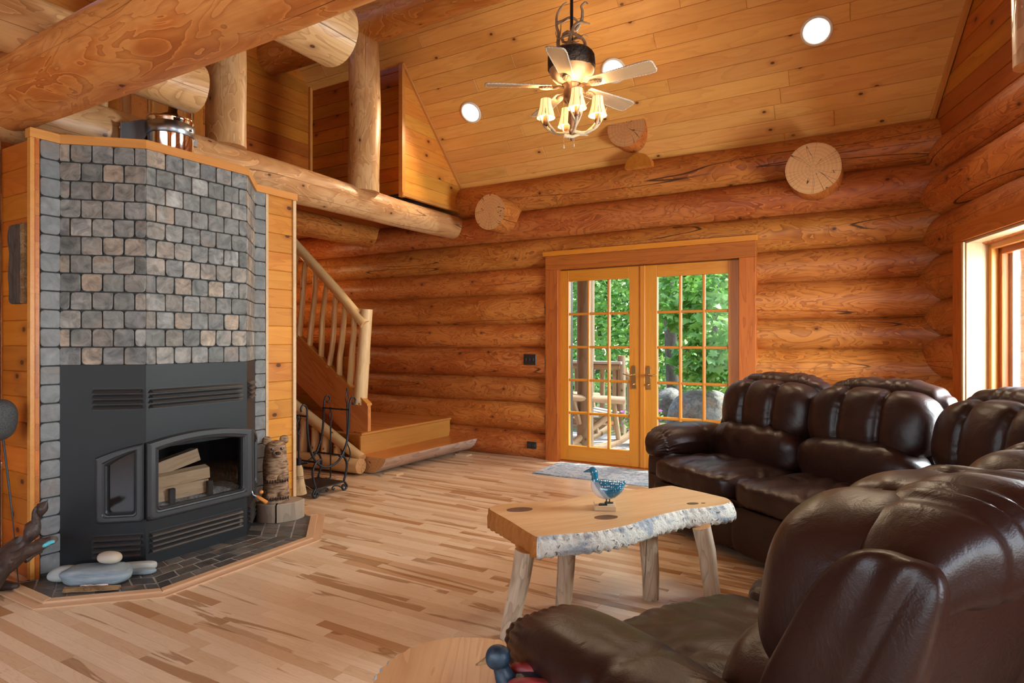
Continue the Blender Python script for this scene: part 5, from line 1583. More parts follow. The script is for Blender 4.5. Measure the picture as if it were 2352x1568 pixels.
# light kit: antler arms, candle cups, shades
M_SHADE = emit('lamp_shade', (1.0, 0.60, 0.24), 0.75, (0.85, 0.70, 0.48))
M_BULB = emit('bulb', (1.0, 0.85, 0.6), 25.0)
m = MB(); m.lathe([(0.012, 0.0), (0.02, 0.02), (0.016, 0.08), (0.03, 0.10), (0.022, 0.22), (0.03, 0.25)], 16, (FC.x, FC.y, 2.87)); m.build('stem', M_BRONZE, fan)
for k, (r, u, zc) in enumerate(((-0.205, 0.03, 3.01), (0.02, -0.19, 3.0), (0.205, -0.02, 3.01), (-0.02, 0.19, 3.0))):
    th = math.atan2(u, r)
    def ap(rad, z, da=0.0): return fp(rad * math.cos(th + da), rad * math.sin(th + da), z)
    antler(fan, [ap(0.02, 2.90), ap(0.08, 2.885), ap(0.14, 2.90), ap(0.195, 2.935), ap(0.225, 2.985), ap(0.21, 3.03)], 0.016, [(0.35, [ap(0.06, 0.06, 0.5) - Vector((FC.x, FC.y, 0)), ap(0.09, 0.12, 0.6) - Vector((FC.x, FC.y, 0)), ap(0.12, 0.17, 0.9) - Vector((FC.x, FC.y, 0))], 0.013), (0.5, [ap(0.05, 0.05, -0.9) - Vector((FC.x, FC.y, 0)), ap(0.09, 0.15, -1.2) - Vector((FC.x, FC.y, 0))], 0.013), (0.7, [ap(0.03, 0.05, 0.3) - Vector((FC.x, FC.y, 0)), ap(0.06, 0.13, 0.2) - Vector((FC.x, FC.y, 0))], 0.011)], M_ANTLER2)
    p = ap(0.20, 0)
    m = MB(); m.lathe([(0.018, 0.0), (0.024, 0.01), (0.020, 0.05), (0.022, 0.075)], 14, (p.x, p.y, zc - 0.055)); m.build('candle_cup', M_BRONZE, fan)
    m = MB(); m.lathe([(0.072, 0.0), (0.064, 0.03), (0.052, 0.075), (0.045, 0.11), (0.043, 0.145)], 24, (p.x, p.y, zc + 0.005))
    # open top and bottom: drop the two caps
    m.f = m.f[:-2]; m.m = m.m[:-2]; m.sm = m.sm[:-2]
    sh = m.build('shade', M_SHADE, fan)
    m = MB()
    for a in range(8):
        aa = a * PI / 4
        m.tube([(p.x + 0.0725 * math.cos(aa), p.y + 0.0725 * math.sin(aa), zc + 0.005), (p.x + 0.0645 * math.cos(aa), p.y + 0.0645 * math.sin(aa), zc + 0.035), (p.x + 0.0525 * math.cos(aa), p.y + 0.0525 * math.sin(aa), zc + 0.08), (p.x + 0.0435 * math.cos(aa), p.y + 0.0435 * math.sin(aa), zc + 0.15)], 0.0013, 5)
    m.build('shade_ribs', W_TRIM, sh)
    m = MB(); m.puff((0.017, 0.017, 0.03), 8, 2, mat=Matrix.Translation((p.x, p.y, zc + 0.06))); m.build('bulb', M_BULB, fan)
    d = bpy.data.lights.new('candle_lamp', 'POINT'); d.energy = 5; d.color = (1.0, 0.72, 0.40); d.shadow_soft_size = 0.03
    o = bpy.data.objects.new('candle_lamp', d); o.location = (p.x, p.y, zc + 0.115); COL.objects.link(o); attach(o, fan)
antler(fan, [fp(-0.06, -0.03, 2.86), fp(0.0, -0.02, 2.855), fp(0.06, 0.0, 2.875), fp(0.13, 0.0, 2.87)], 0.016, [(0.5, [fv(0.03, 0.02, 0.03), fv(0.06, 0.03, 0.04)], 0.008)], M_ANTLER2)
m = MB(); m.puff((0.012, 0.012, 0.02), 6, 2, mat=Matrix.Translation((FC.x, FC.y, 2.845))); m.build('finial', M_BRONZE, fan)
for (r, u, zb) in ((-0.06, 0.0, 2.77), (0.02, 0.03, 2.79)):
    m = MB(); q = fp(r, u, 0); m.tube([(q.x, q.y, 3.13), (q.x, q.y, zb + 0.04)], 0.0015, 5); m.lathe([(0.002, 0.03), (0.004, 0.02), (0.008, 0.0)], 8, (q.x, q.y, zb)); m.build('pull_chain', M_LACE, fan)

# ------------------------------------------------------------------ switch plate and socket on the logs
def plate(name, x, z, w, h, y, label, cat, parts):
    root = empty(name, (x, y, z), label, cat)
    board_obj('plate', (x, y, z), (1, 0, 0), (0, -1, 0), w, h, 0.008, M_DARK, root, 0.003)
    for (dx, dz, sw, sh) in parts:
        board_obj('toggle', (x + dx, y - 0.006, z + dz), (1, 0, 0), (0, -1, 0), sw, sh, 0.010, M_GASKET, root, 0.002)
plate('switch_plate', -3.255, 1.075, 0.155, 0.115, 5.905, 'dark bronze three-gang switch plate on the logs by the door', 'light switch', [(-0.045, 0, 0.012, 0.03), (0, 0, 0.012, 0.03), (0.045, 0, 0.012, 0.03)])
plate('wall_socket', -3.24, 0.148, 0.115, 0.075, 5.918, 'dark wall socket on the lowest log by the door', 'socket', [(-0.025, 0, 0.035, 0.03), (0.025, 0, 0.035, 0.03)])

# ------------------------------------------------------------------ rug
def rug_mat():
    m, nt, b = new_mat('faded_rug')
    tc = nd(nt, 'ShaderNodeTexCoord'); v = tc.outputs['Object']
    n1 = nd(nt, 'ShaderNodeTexNoise', {'Vector': v, 'Scale': 16.0, 'Detail': 5.0, 'Distortion': 1.5}).outputs[0]
    vo = nd(nt, 'ShaderNodeTexVoronoi', {'Vector': v, 'Scale': 22.0}).outputs['Distance']
    c = ramp(nt, n1, [(0.3, (0.15, 0.18, 0.23)), (0.48, (0.33, 0.39, 0.43)), (0.62, (0.50, 0.50, 0.50)), (0.8, (0.50, 0.39, 0.36))])
    c = mixc(nt, rng(nt, vo, 0.25, 0.15, 0, 0.4), c, (0.33, 0.22, 0.20))
    nt.links.new(c, b.inputs['Base Color']); b.inputs['Roughness'].default_value = 0.95
    bump(nt, b, nd(nt, 'ShaderNodeTexNoise', {'Vector': v, 'Scale': 220.0}).outputs[0], 0.004, 0.8)
    return m
m = MB(); NX, NY = 24, 12
vs = []
for i in range(NX + 1):
    for j in range(NY + 1):
        x = -0.60 + 1.20 * i / NX; y = -0.33 + 0.66 * j / NY
        vs.append((x, y, 0.009 + 0.003 * noise.noise(Vector((x * 5, y * 5, 0))) + (0.006 * max(0, math.sin(x * 9)) if j == 0 else 0)))
m.add(vs, [(i * (NY + 1) + j, (i + 1) * (NY + 1) + j, (i + 1) * (NY + 1) + j + 1, i * (NY + 1) + j + 1) for i in range(NX) for j in range(NY)], 0, True)
edge = [(-0.60, -0.33), (0.60, -0.33), (0.60, 0.33), (-0.60, 0.33)]
m.prism([(p[0], p[1]) for p in edge], 0.001, 0.007)
m.build('door_rug', rug_mat(), None, Matrix.Translation((-2.28, 5.60, 0.0)) @ Matrix.Rotation(math.radians(2), 4, 'Z'), label='faded blue-grey patterned rug before the glass doors', cat='rug')

# ------------------------------------------------------------------ live-edge coffee table
table = empty('coffee_table', (-1.15, 2.88, 0.0), 'live-edge pine slab coffee table on four peeled log legs', 'coffee table')
TOP = [(-1.653, 2.573), (-1.675, 2.63), (-1.669, 2.682), (-1.56, 2.79), (-1.419, 2.926), (-1.346, 3.12), (-1.24, 3.27), (-1.114, 3.397), (-1.033, 3.537), (-0.86, 3.47), (-0.689, 3.398), (-0.644, 3.326), (-0.67, 3.23), (-0.738, 3.14), (-0.828, 3.035), (-0.897, 2.876), (-0.964, 2.659), (-1.045, 2.508), (-1.159, 2.391), (-1.237, 2.30), (-1.358, 2.382), (-1.518, 2.493)]
def dense(poly, step):
    out = []
    n = len(poly)
    for i in range(n):
        a, b_ = poly[i], poly[(i + 1) % n]
        k = max(1, int(math.hypot(b_[0] - a[0], b_[1] - a[1]) / step))
        for j in range(k):
            t = j / k
            out.append((a[0] + (b_[0] - a[0]) * t, a[1] + (b_[1] - a[1]) * t, i + t))
    return out
TC = (-1.15, 2.88)
D = dense(TOP, 0.011)
# gentle smoothing of the outline
for _ in range(6):
    D = [((D[i - 1][0] + 2 * D[i][0] + D[(i + 1) % len(D)][0]) / 4, (D[i - 1][1] + 2 * D[i][1] + D[(i + 1) % len(D)][1]) / 4, D[i][2]) for i in range(len(D))]
nD = len(D)
def out_n(i):
    a, b_ = D[i - 1], D[(i + 1) % nD]
    d = Vector((b_[0] - a[0], b_[1] - a[1])).normalized()
    n = Vector((d.y, -d.x))
    if n.dot(Vector((D[i][0] - TC[0], D[i][1] - TC[1]))) < 0: n = -n
    return n
NS = [out_n(i) for i in range(nD)]
AX = Vector((0.565, 0.825)).normalized()
ringsT = []
for (z, o, sc) in ((0.448, -0.010, 0.0), (0.440, -0.001, 0.006), (0.424, 0.012, 0.0), (0.395, 0.022, 0.0), (0.372, 0.022, 0.0), (0.362, 0.012, 0.006), (0.355, -0.02, 0.0)):
    rr = []
    for i in range(nD):
        isend = abs(NS[i].dot(AX)) > 0.72
        s_ = sc * (1 if (i // 2) % 2 else -1)
        oo = o * (0.35 if isend else 1.0)
        zz = z + (0.005 * math.sin(i * 1.4) if 0.356 < z < 0.38 else 0)
        w = 0.004 * noise.noise(Vector((D[i][0] * 9, D[i][1] * 9, z * 30)))
        rr.append((D[i][0] + NS[i].x * (oo + s_ + w), D[i][1] + NS[i].y * (oo + s_ + w), zz))
    ringsT.append(rr)
W_TTOP = wood('table_pine', (0.70, 0.44, 0.22), (0.62, 0.34, 0.145), (0.46, 0.23, 0.09), stretch=(0.9, 9.0, 9.0), rings=9, knot=0.0, blotch=0.6, vary=0.0, grain=0.42, rough=0.33, bumpd=0.001)
W_TEND = wood('table_end', (0.46, 0.17, 0.035), (0.34, 0.11, 0.02), (0.2, 0.055, 0.012), stretch=(5, 30, 5), rings=7, knot=0.0, blotch=0.4, vary=0.0, grain=0.4, rough=0.5)
def bark_edge():
    m, nt, b = new_mat('peeled_edge')
    tc = nd(nt, 'ShaderNodeTexCoord'); v = tc.outputs['Object']
    n1 = nd(nt, 'ShaderNodeTexNoise', {'Vector': nd(nt, 'ShaderNodeMapping', {0: v, 3: (4, 9, 9)}).outputs[0], 'Scale': 1.6, 'Detail': 4.0}).outputs[0]
    n2 = nd(nt, 'ShaderNodeTexNoise', {'Vector': v, 'Scale': 38.0, 'Detail': 5.0, 'Distortion': 1.5}).outputs[0]
    c = mixc(nt, rng(nt, n1, 0.53, 0.62), (0.70, 0.66, 0.57), (0.34, 0.37, 0.40))
    c = mixc(nt, rng(nt, n2, 0.60, 0.68), c, (0.13, 0.10, 0.085))
    c = mixc(nt, rng(nt, n2, 0.40, 0.30, 0, 0.5), c, (0.42, 0.33, 0.22))
    nt.links.new(c, b.inputs['Base Color']); b.inputs['Roughness'].default_value = 0.8
    bump(nt, b, n2, 0.008, 0.8)
    return m
M_PEEL = bark_edge()
m = MB()
TMW = basis((-1.15, 2.88, 0.40), (AX.x, AX.y, 0))
tinv = TMW.inverted()
vs = [tinv @ Vector(p) for r in ringsT for p in r]
fside = []; fend = []
for r in range(len(ringsT) - 1):
    for i in range(nD):
        j = (i + 1) % nD
        f = (r * nD + j, r * nD + i, (r + 1) * nD + i, (r + 1) * nD + j)
        (fend if abs(NS[i].dot(AX)) > 0.72 else fside).append(f)
m.add(vs, fside, 1, True); m.add(vs, fend, 2, True)
m.add(vs[:nD], [tuple(range(nD))], 0); m.add(vs[-nD:], [tuple(reversed(range(nD)))], 2)
slab = m.build('slab', [W_TTOP, M_PEEL, W_TEND], table, TMW)
W_KNOT = wood('dark_knot', (0.15, 0.07, 0.035), (0.085, 0.038, 0.02), (0.04, 0.018, 0.01), stretch=(20, 20, 20), rings=6, knot=0, vary=0.1, grain=0.5, rough=0.4)
for (x, y, a, b_) in ((-1.515, 2.645, 0.066, 0.040), (-1.10, 2.735, 0.058, 0.036), (-0.815, 3.19, 0.032, 0.020), (-0.77, 3.225, 0.012, 0.008)):
    m = MB(); m.prism([(a * math.cos(2 * PI * i / 20), b_ * math.sin(2 * PI * i / 20)) for i in range(20)], 0.4478, 0.4488)
    m.build('knot', W_KNOT, slab, Matrix.Translation((x, y, 0)) @ Matrix.Rotation(math.radians(45), 4, 'Z'))
W_TLEG = wood('table_leg', (0.62, 0.49, 0.34), (0.44, 0.30, 0.18), (0.16, 0.10, 0.06), stretch=(2.5, 12.0, 12.0), rings=8, knot=0.15, knot_scale=5, blotch=0.7, vary=0.06, grain=0.5, rough=0.6, crack=0.8)
for i, (b0, t0) in enumerate((((-1.365, 2.285), (-1.312, 2.345)), ((-1.50, 2.72), (-1.42, 2.70)), ((-0.972, 3.0), (-0.975, 2.96)), ((-0.70, 3.14), (-0.745, 3.09)))):
    if i == 1: b0, t0 = (-1.295, 2.675), (-1.275, 2.67)
    log_obj('leg', (b0[0], b0[1], 0.0), (t0[0], t0[1], 0.37), 0.038, 0.045, [W_TLEG, W_END], table, 16, 0.10, 0.006, i * 3.1)

# loon figurine
def loon_mat():
    m, nt, b = new_mat('painted_loon')
    tc = nd(nt, 'ShaderNodeTexCoord'); v = tc.outputs['Object']
    sp = nd(nt, 'ShaderNodeSeparateXYZ', {0: v})
    x, y, z = sp.outputs[0], sp.outputs[1], sp.outputs[2]
    vo = nd(nt, 'ShaderNodeTexVoronoi', {'Vector': nd(nt, 'ShaderNodeMapping', {0: v, 3: (1, 1, 1.2)}).outputs[0], 'Scale': 95.0, 'Randomness': 0.35}).outputs['Distance']
    dots = rng(nt, vo, 0.36, 0.30)
    back = mth(nt, 'MULTIPLY', rng(nt, z, 0.088, 0.094), rng(nt, x, 0.030, 0.022))
    low = mth(nt, 'MULTIPLY', mth(nt, 'LESS_THAN', vo, 0.17), rng(nt, x, 0.022, 0.015))
    c = mixc(nt, mth(nt, 'MAXIMUM', mth(nt, 'MULTIPLY', dots, back), low), (0.012, 0.15, 0.25), (0.72, 0.80, 0.82))
    # white breast under the neck
    br = mth(nt, 'MULTIPLY', rng(nt, mth(nt, 'ADD', x, mth(nt, 'MULTIPLY', mth(nt, 'SUBTRACT', 0.10, z), 0.9)), 0.050, 0.056), rng(nt, z, 0.118, 0.112))
    c = mixc(nt, br, c, (0.72, 0.68, 0.66))
    st = mth(nt, 'MULTIPLY', mth(nt, 'GREATER_THAN', mth(nt, 'SINE', mth(nt, 'MULTIPLY', mth(nt, 'ADD', x, mth(nt, 'MULTIPLY', mth(nt, 'SUBTRACT', 0.10, z), 0.9)), 900.0)), 0.3), mth(nt, 'MULTIPLY', rng(nt, mth(nt, 'ADD', x, mth(nt, 'MULTIPLY', mth(nt, 'SUBTRACT', 0.10, z), 0.9)), 0.022, 0.026), rng(nt, z, 0.112, 0.108)))
    c = mixc(nt, mth(nt, 'MULTIPLY', st, mth(nt, 'SUBTRACT', 1.0, br)), c, (0.72, 0.80, 0.82))
    nt.links.new(c, b.inputs['Base Color']); b.inputs['Roughness'].default_value = 0.16
    b.inputs['Coat Weight'].default_value = 0.6
    return m
loon = empty('loon_figurine', (-1.165, 2.885, 0.449), 'glossy blue-black loon figurine with white spots on the coffee table', 'bird figurine')
LW = Matrix.Translation((-1.160, 2.885, 0.449)) @ Matrix.Rotation(math.radians(196), 4, 'Z') @ Matrix.Diagonal((1.0, 1.25, 1.18, 1))   # local +x = where it looks
m = MB()
# body from tail to breast, neck and head as one skin of rings along a curved axis
axis = [(-0.095, 0.112, 0.004, 0.004), (-0.085, 0.108, 0.012, 0.012), (-0.065, 0.094, 0.028, 0.026), (-0.035, 0.082, 0.037, 0.037), (-0.005, 0.078, 0.040, 0.041), (0.025, 0.082, 0.036, 0.040), (0.045, 0.094, 0.027, 0.034), (0.054, 0.108, 0.018, 0.023), (0.056, 0.122, 0.0155, 0.016), (0.057, 0.134, 0.0165, 0.0165), (0.062, 0.146, 0.019, 0.020), (0.070, 0.153, 0.016, 0.018), (0.080, 0.154, 0.009, 0.010), (0.086, 0.1535, 0.004, 0.004)]
P = spline([(a, 0, b_) for a, b_, _, _ in axis], 3)
seg = 24
vs = []
for i, p in enumerate(P):
    t = i / 3; k = min(int(t), len(axis) - 2); f = t - k
    ry = axis[k][2] * (1 - f) + axis[k + 1][2] * f; rz = axis[k][3] * (1 - f) + axis[k + 1][3] * f
    tg = (P[min(i + 1, len(P) - 1)] - P[max(i - 1, 0)]).normalized()
    nrm = Vector((-tg.z, 0, tg.x))
    for s_ in range(seg):
        a = 2 * PI * s_ / seg
        q = p + Vector((0, 1, 0)) * (ry * math.cos(a)) + nrm * (rz * math.sin(a))
        vs.append(q)
m.add(vs, [(i * seg + s_, i * seg + (s_ + 1) % seg, (i + 1) * seg + (s_ + 1) % seg, (i + 1) * seg + s_) for i in range(len(P) - 1) for s_ in range(seg)], 0, True)
m.add(vs[-seg:], [tuple(range(seg))], 0, True)
m.build('body', loon_mat(), loon, LW)
M_LB = plain('glossy_blue', (0.010, 0.14, 0.23), 0.15, coat=0.6)
m = MB(); m.tube([(0.080, 0, 0.153), (0.095, 0, 0.150), (0.112, 0, 0.146)], [0.0085, 0.006, 0.0015], 10); m.build('beak', M_LB, loon, LW)
for sg in (-1, 1):
    m = MB(); m.puff((0.0025, 0.0025, 0.0025), 4, 2, mat=Matrix.Translation((0.070, sg * 0.0165, 0.155))); m.build('eye', M_DARK, loon, LW)
    m = MB(); m.tube([(-0.010 + 0.006 * sg, sg * 0.018, 0.048), (-0.008 + 0.006 * sg, sg * 0.018, 0.018)], 0.0028, 8); m.build('leg', M_IRON, loon, LW)
    m = MB(); m.prism([(-0.014, -0.004), (0.026, -0.014), (0.022, -0.004), (0.028, 0.0), (0.022, 0.006), (0.026, 0.014), (-0.014, 0.004)], 0.016, 0.021); m.build('webbed_foot', M_IRON, loon, LW @ Matrix.Translation((-0.006 + 0.012 * sg, sg * 0.018, 0)))
m = MB()
pl = []
for i in range(13): pl.append((0.058 + (0.003 if i % 2 else -0.003), -0.045 + 0.09 * i / 12))
pl = [(-0.045, -0.045)] + pl + [(-0.045, 0.045)]
m.prism(pl, 0.0, 0.016, 0.002)
m.build('base', W_PALE, loon, LW @ Matrix.Rotation(math.radians(8), 4, 'Z'))

# ------------------------------------------------------------------ round slab side table and bird decoy
side = empty('side_table', (-0.80, 1.17, 0.0), 'round wood-slice side table with gouged edge beside the sofa arm', 'side table')
def ring_slab(cx, cy, R, n=160):
    pts = []
    for i in range(n):
        a = 2 * PI * i / n
        r = R * (1 + 0.02 * math.sin(2 * a + 0.6) + 0.012 * math.sin(3 * a)) + 0.0035 * math.cos(i * 2 * PI / 4)
        pts.append((r * math.cos(a), r * math.sin(a)))
    return pts
m = MB(); m.prism(ring_slab(0, 0, 0.222), 0.452, 0.50, 0.005, 1, 0)
W_SIDE = wood('slice_pine', (0.66, 0.38, 0.17), (0.56, 0.28, 0.11), (0.40, 0.18, 0.06), stretch=(1.2, 8.0, 8.0), rings=8, knot=0.0, blotch=0.5, vary=0.0, grain=0.45, rough=0.35, bumpd=0.001)
m.build('top', [W_SIDE, M_PEEL], side, Matrix.Translation((-0.80, 1.16, 0)) @ Matrix.Rotation(math.radians(120), 4, 'Z'))
for k in range(3):
    a = math.radians(40 + 120 * k)
    log_obj('leg', (-0.80 + 0.15 * math.cos(a), 1.16 + 0.15 * math.sin(a), 0), (-0.80 + 0.10 * math.cos(a), 1.16 + 0.10 * math.sin(a), 0.46), 0.03, 0.034, [W_TLEG, W_END], side, 12, 0.08, 0.0, k)
dec = empty('bird_decoy', (-0.645, 1.105, 0.50), 'carved bird decoy with dark blue head and red wings', 'bird figurine')
M_DH = plain('decoy_head', (0.012, 0.035, 0.062), 0.45, nscale=40, nbump=0.004, var=0.7)
M_DR = plain('decoy_red', (0.27, 0.030, 0.032), 0.5, nscale=30, nbump=0.004, var=0.35)
DW = Matrix.Translation((-0.645, 1.105, 0.50)) @ Matrix.Rotation(math.radians(205), 4, 'Z')
m = MB(); m.puff((0.090, 0.045, 0.042), 14, 2.3, lambda v: Vector((v.x - 0.05, v.y * (1 + v.x * 2.5), v.z + 0.046))); m.build('body', M_DH, dec, DW)
m = MB()
m.tube(spline([(0.005, 0, 0.05), (0.022, 0, 0.085), (0.030, 0, 0.108)], 4), [0.030, 0.027, 0.025, 0.022, 0.020, 0.018, 0.017, 0.017, 0.018], 12)
m.puff((0.026, 0.0215, 0.0245), 7, 2.2, mat=Matrix.Translation((0.034, 0, 0.120)))
hdm = m.build('head', M_DH, dec, DW)
m = MB(); m.tube([(0.055, 0, 0.114), (0.080, 0, 0.102)], [0.008, 0.0015], 8); m.build('bill', W_BARK, hdm, DW)
for sg in (-1, 1):
    m = MB(); m.puff((0.085, 0.016, 0.026), 12, 3.2, lambda v: Vector((v.x - 0.072, v.y * (1 + 3 * v.x) + sg * (0.026 + 0.10 * v.x), v.z + 0.066 + v.x * 0.10))); m.build('wing', M_DR, dec, DW)
# ------------------------------------------------------------------ leather sectional sofa
def frame(o, u, v):
    m = Matrix.Identity(4)
    for i in range(3):
        m[i][0] = (u[0], u[1], 0)[i]; m[i][1] = (v[0], v[1], 0)[i]; m[i][2] = (0, 0, 1)[i]
        m[i][3] = (o[0], o[1], 0)[i]
    return m
def gauss(d, s): return math.exp(-(d / s) ** 2)
def fold(v, k, seed):
    return noise.noise(Vector((v.x * k + seed, v.y * k * 0.6, v.z * k)))
def back_fn(w, hy, hz, lean, seed, nch=3):
    seams = [w * (-1 + 2 * (i + 1) / nch) for i in range(nch - 1)]
    def fn(v):
        q = v.copy()
        fr = max(0.0, -v.y / hy); tp = max(0.0, v.z / hz)
        for s_ in seams:
            d = v.x - s_
            g = gauss(d, 0.013) * 0.6 + gauss(d, 0.03) * 0.4
            q.y += 0.030 * g * fr; q.z -= 0.022 * g * tp
            gw = gauss(d, 0.055)
            q.y -= 0.0024 * math.sin(v.z * 105 + 2.2 * math.sin(v.z * 31 + seed) + 9 * abs(d)) * gw * fr * (0.5 + 0.8 * fold(v, 14, seed))
            q.z -= 0.0020 * math.sin(v.y * 105 + seed) * gw * tp
        # fullness of each channel
        t = (v.x / w * nch + nch) % 2 - 1
        q.y -= 0.014 * (1 - t * t) * fr; q.z += 0.010 * (1 - t * t) * tp
        # the foot of the cushion tucks in
        q.y += 0.030 * max(0, -v.z / hz) ** 2 * fr
        q.y += lean * v.z + 0.006 * fold(v, 9, seed)
        q.z += 0.006 * fold(v, 8, seed + 5)
        return q
    return fn
def soft_fn(seed, hz, edge=0.004, amp=0.006, dome=0.0, hx=0.37, hy=0.3):
    def fn(v):
        q = v.copy()
        tp = max(0.0, v.z / hz); fr = max(0.0, -v.y / hy)
        q.z += amp * fold(v, 10, seed) * (0.4 + tp) + dome * tp * (1 - (v.x / hx) ** 2) * (1 - 0.5 * (v.y / hy) ** 2)
        q.y += amp * 0.6 * fold(v, 12, seed + 3)
        wv = noise.noise(Vector((v.x * 5 + seed, v.y * 5, 4)))
        q.z += 0.0075 * math.sin(55 * (v.x * 0.75 + v.y * 0.65) + 5 * wv) * max(0.0, 0.25 + noise.noise(Vector((v.x * 4, v.y * 4 + seed, 9)))) * tp
        # gathers along the front welt
        q.z += edge * math.sin(v.x * 130 + 2 * math.sin(v.x * 37 + seed)) * fr * fr * max(0, 1 - abs(v.z) / hz * 0.2)
        return q
    return fn
def sofa_unit(root, F, x0, x1, seed, drop=0.0):
    w = (x1 - x0) / 2 + 0.004; xc = (x0 + x1) / 2
    def put(name, half, c, p, fn, n=40, mat=M_LEATHER):
        m = MB(); m.puff(half, n, p, fn)
        return m.build(name, mat, root, F @ Matrix.Translation(c))
    put('seat_cushion', (w, 0.335, 0.078), (xc, 0.335, 0.395), 5.0, soft_fn(seed, 0.078, 0.0045, 0.009, 0.018, w, 0.335), 44)
    put('lumbar_cushion', (w, 0.15, 0.145), (xc, 0.650, 0.560), 3.2, soft_fn(seed + 2, 0.135, 0.003, 0.012, 0.01, w, 0.15), 36)
    put('back_cushion', (w, 0.135, 0.190), (xc, 0.740, 0.808), 3.4, back_fn(w, 0.135, 0.190, 0.20, seed), 54)
    def roll(v):
        q = v.copy()
        q.z += 0.0045 * math.sin(v.x * 75 + 2 * math.sin(v.x * 23 + seed)) + 0.008 * fold(v, 7, seed)
        q.y += 0.0045 * math.sin(v.x * 75 + 1 + 2 * math.sin(v.x * 23 + seed)) + 0.006 * fold(v, 9, seed + 4)
        q.z -= 0.05 * (abs(v.x) / w) ** 4
        return q
    put('headrest_roll', (w, 0.112, 0.090), (xc, 0.875, 0.965 - drop), 2.7, roll, 48)
    hi_lean = [False]
    def pan(v):
        q = v.copy(); q.y += 0.006 * fold(v, 6, seed + 9) + (0.30 * (v.z - 0.2) if hi_lean[0] else 0.0); return q
    put('front_panel', (w, 0.035, 0.135), (xc, 0.085, 0.178), 8.0, pan, 20)
    hi_lean[0] = True
    put('outer_back', (w, 0.045, 0.44), (xc, 0.812, 0.48), 8.0, pan, 20)
def sofa_base(root, F, x0, x1):
    m = MB(); m.box((x0, 0.10, 0.03), (x1, 0.86, 0.33)); m.build('base', M_LEATHER, root, F)
def sofa_arm(root, F, xc, seed, outer):
    def put(name, half, c, p, fn, n=40):
        m = MB(); m.puff(half, n, p, fn)
        return m.build(name, M_LEATHER, root, F @ Matrix.Translation(c))
    def pad(v):
        q = v.copy()
        q.x += outer * 0.04 * max(0, v.z / 0.10)
        q.z += 0.005 * fold(v, 8, seed)
        fr = max(0.0, -v.y / 0.36)
        q.z -= 0.05 * fr ** 4
        g = gauss(v.y - 0.06, 0.018)
        q.x *= 1 - 0.035 * g; q.z -= 0.006 * g
        g2 = gauss(v.y + 0.27, 0.014)
        q.x *= 1 - 0.045 * g2; q.z -= 0.010 * g2
        gw = gauss(v.y + 0.27, 0.05)
        a = math.atan2(v.z, v.x)
        q += Vector((v.x, 0, v.z)).normalized() * (0.0035 * math.sin(a * 26 + seed) * gw) if v.length > 0.01 else Vector()
        return q
    put('armrest', (0.142, 0.36, 0.115), (xc, 0.43, 0.560), 2.7, pad, 48)
    def pan(v):
        q = v.copy(); q.x += 0.006 * fold(v, 6, seed); return q
    put('arm_panel', (0.112, 0.33, 0.235), (xc, 0.45, 0.275), 7.0, pan, 20)
def sofa_wing(root, F, xc, seed):
    """upholstered side of the backrest, wider towards the arm"""
    def fn(v):
        q = v.copy()
        q.y += 0.40 * v.z
        g = gauss(v.y - 0.035, 0.007)
        q.x *= 1 - 0.09 * g
        # pleats where the wing is gathered under the headrest roll
        tp = max(0.0, v.z / 0.33) ** 3
        q.x += 0.0028 * math.sin(v.y * 105 + seed) * tp + 0.004 * fold(v, 9, seed)
        q.y += 0.006 * fold(v, 7, seed + 2)
        return q
    m = MB(); m.puff((0.040, 0.105, 0.35), 36, 3.6, fn)
    m.build('side_wing', M_LEATHER, root, F @ Matrix.Translation((xc, 0.770, 0.612)))
A_ = Vector((0.81, -0.587)).normalized(); AV = Vector((0.587, 0.81)).normalized()
FF = frame((-1.386, 4.2), A_, AV)
far = empty('leather_sofa', (-0.9, 4.1, 0.0), 'dark brown leather sofa section facing the fireplace, with its arm by the glass doors', 'sofa', 'sections of the leather sectional')
sofa_base(far, FF, -0.12, 1.5)
sofa_unit(far, FF, 0.0, 0.75, 1.0)
sofa_unit(far, FF, 0.75, 1.5, 4.0)
sofa_arm(far, FF, -0.075, 2.0, -1)
sofa_wing(far, FF, -0.022, 3.0)
Bv = Vector((0.454, 0.891)).normalized(); BV = Vector((0.891, -0.454)).normalized()
ON = Vector((-0.82, 1.406)) + Bv * 1.6
FN = frame((ON.x, ON.y), -Bv, BV)
near = empty('leather_sofa', (-0.1, 1.9, 0.0), 'dark brown leather sofa section seen from behind its back, beside the round side table', 'sofa', 'sections of the leather sectional')
sofa_base(near, FN, 0.0, 1.62)
sofa_unit(near, FN, 0.0, 0.75, 7.0, 0.036)
sofa_unit(near, FN, 0.75, 1.5, 9.0, 0.036)
sofa_arm(near, FN, 1.60, 5.0, 1)
sofa_wing(near, FN, 1.525, 6.0)
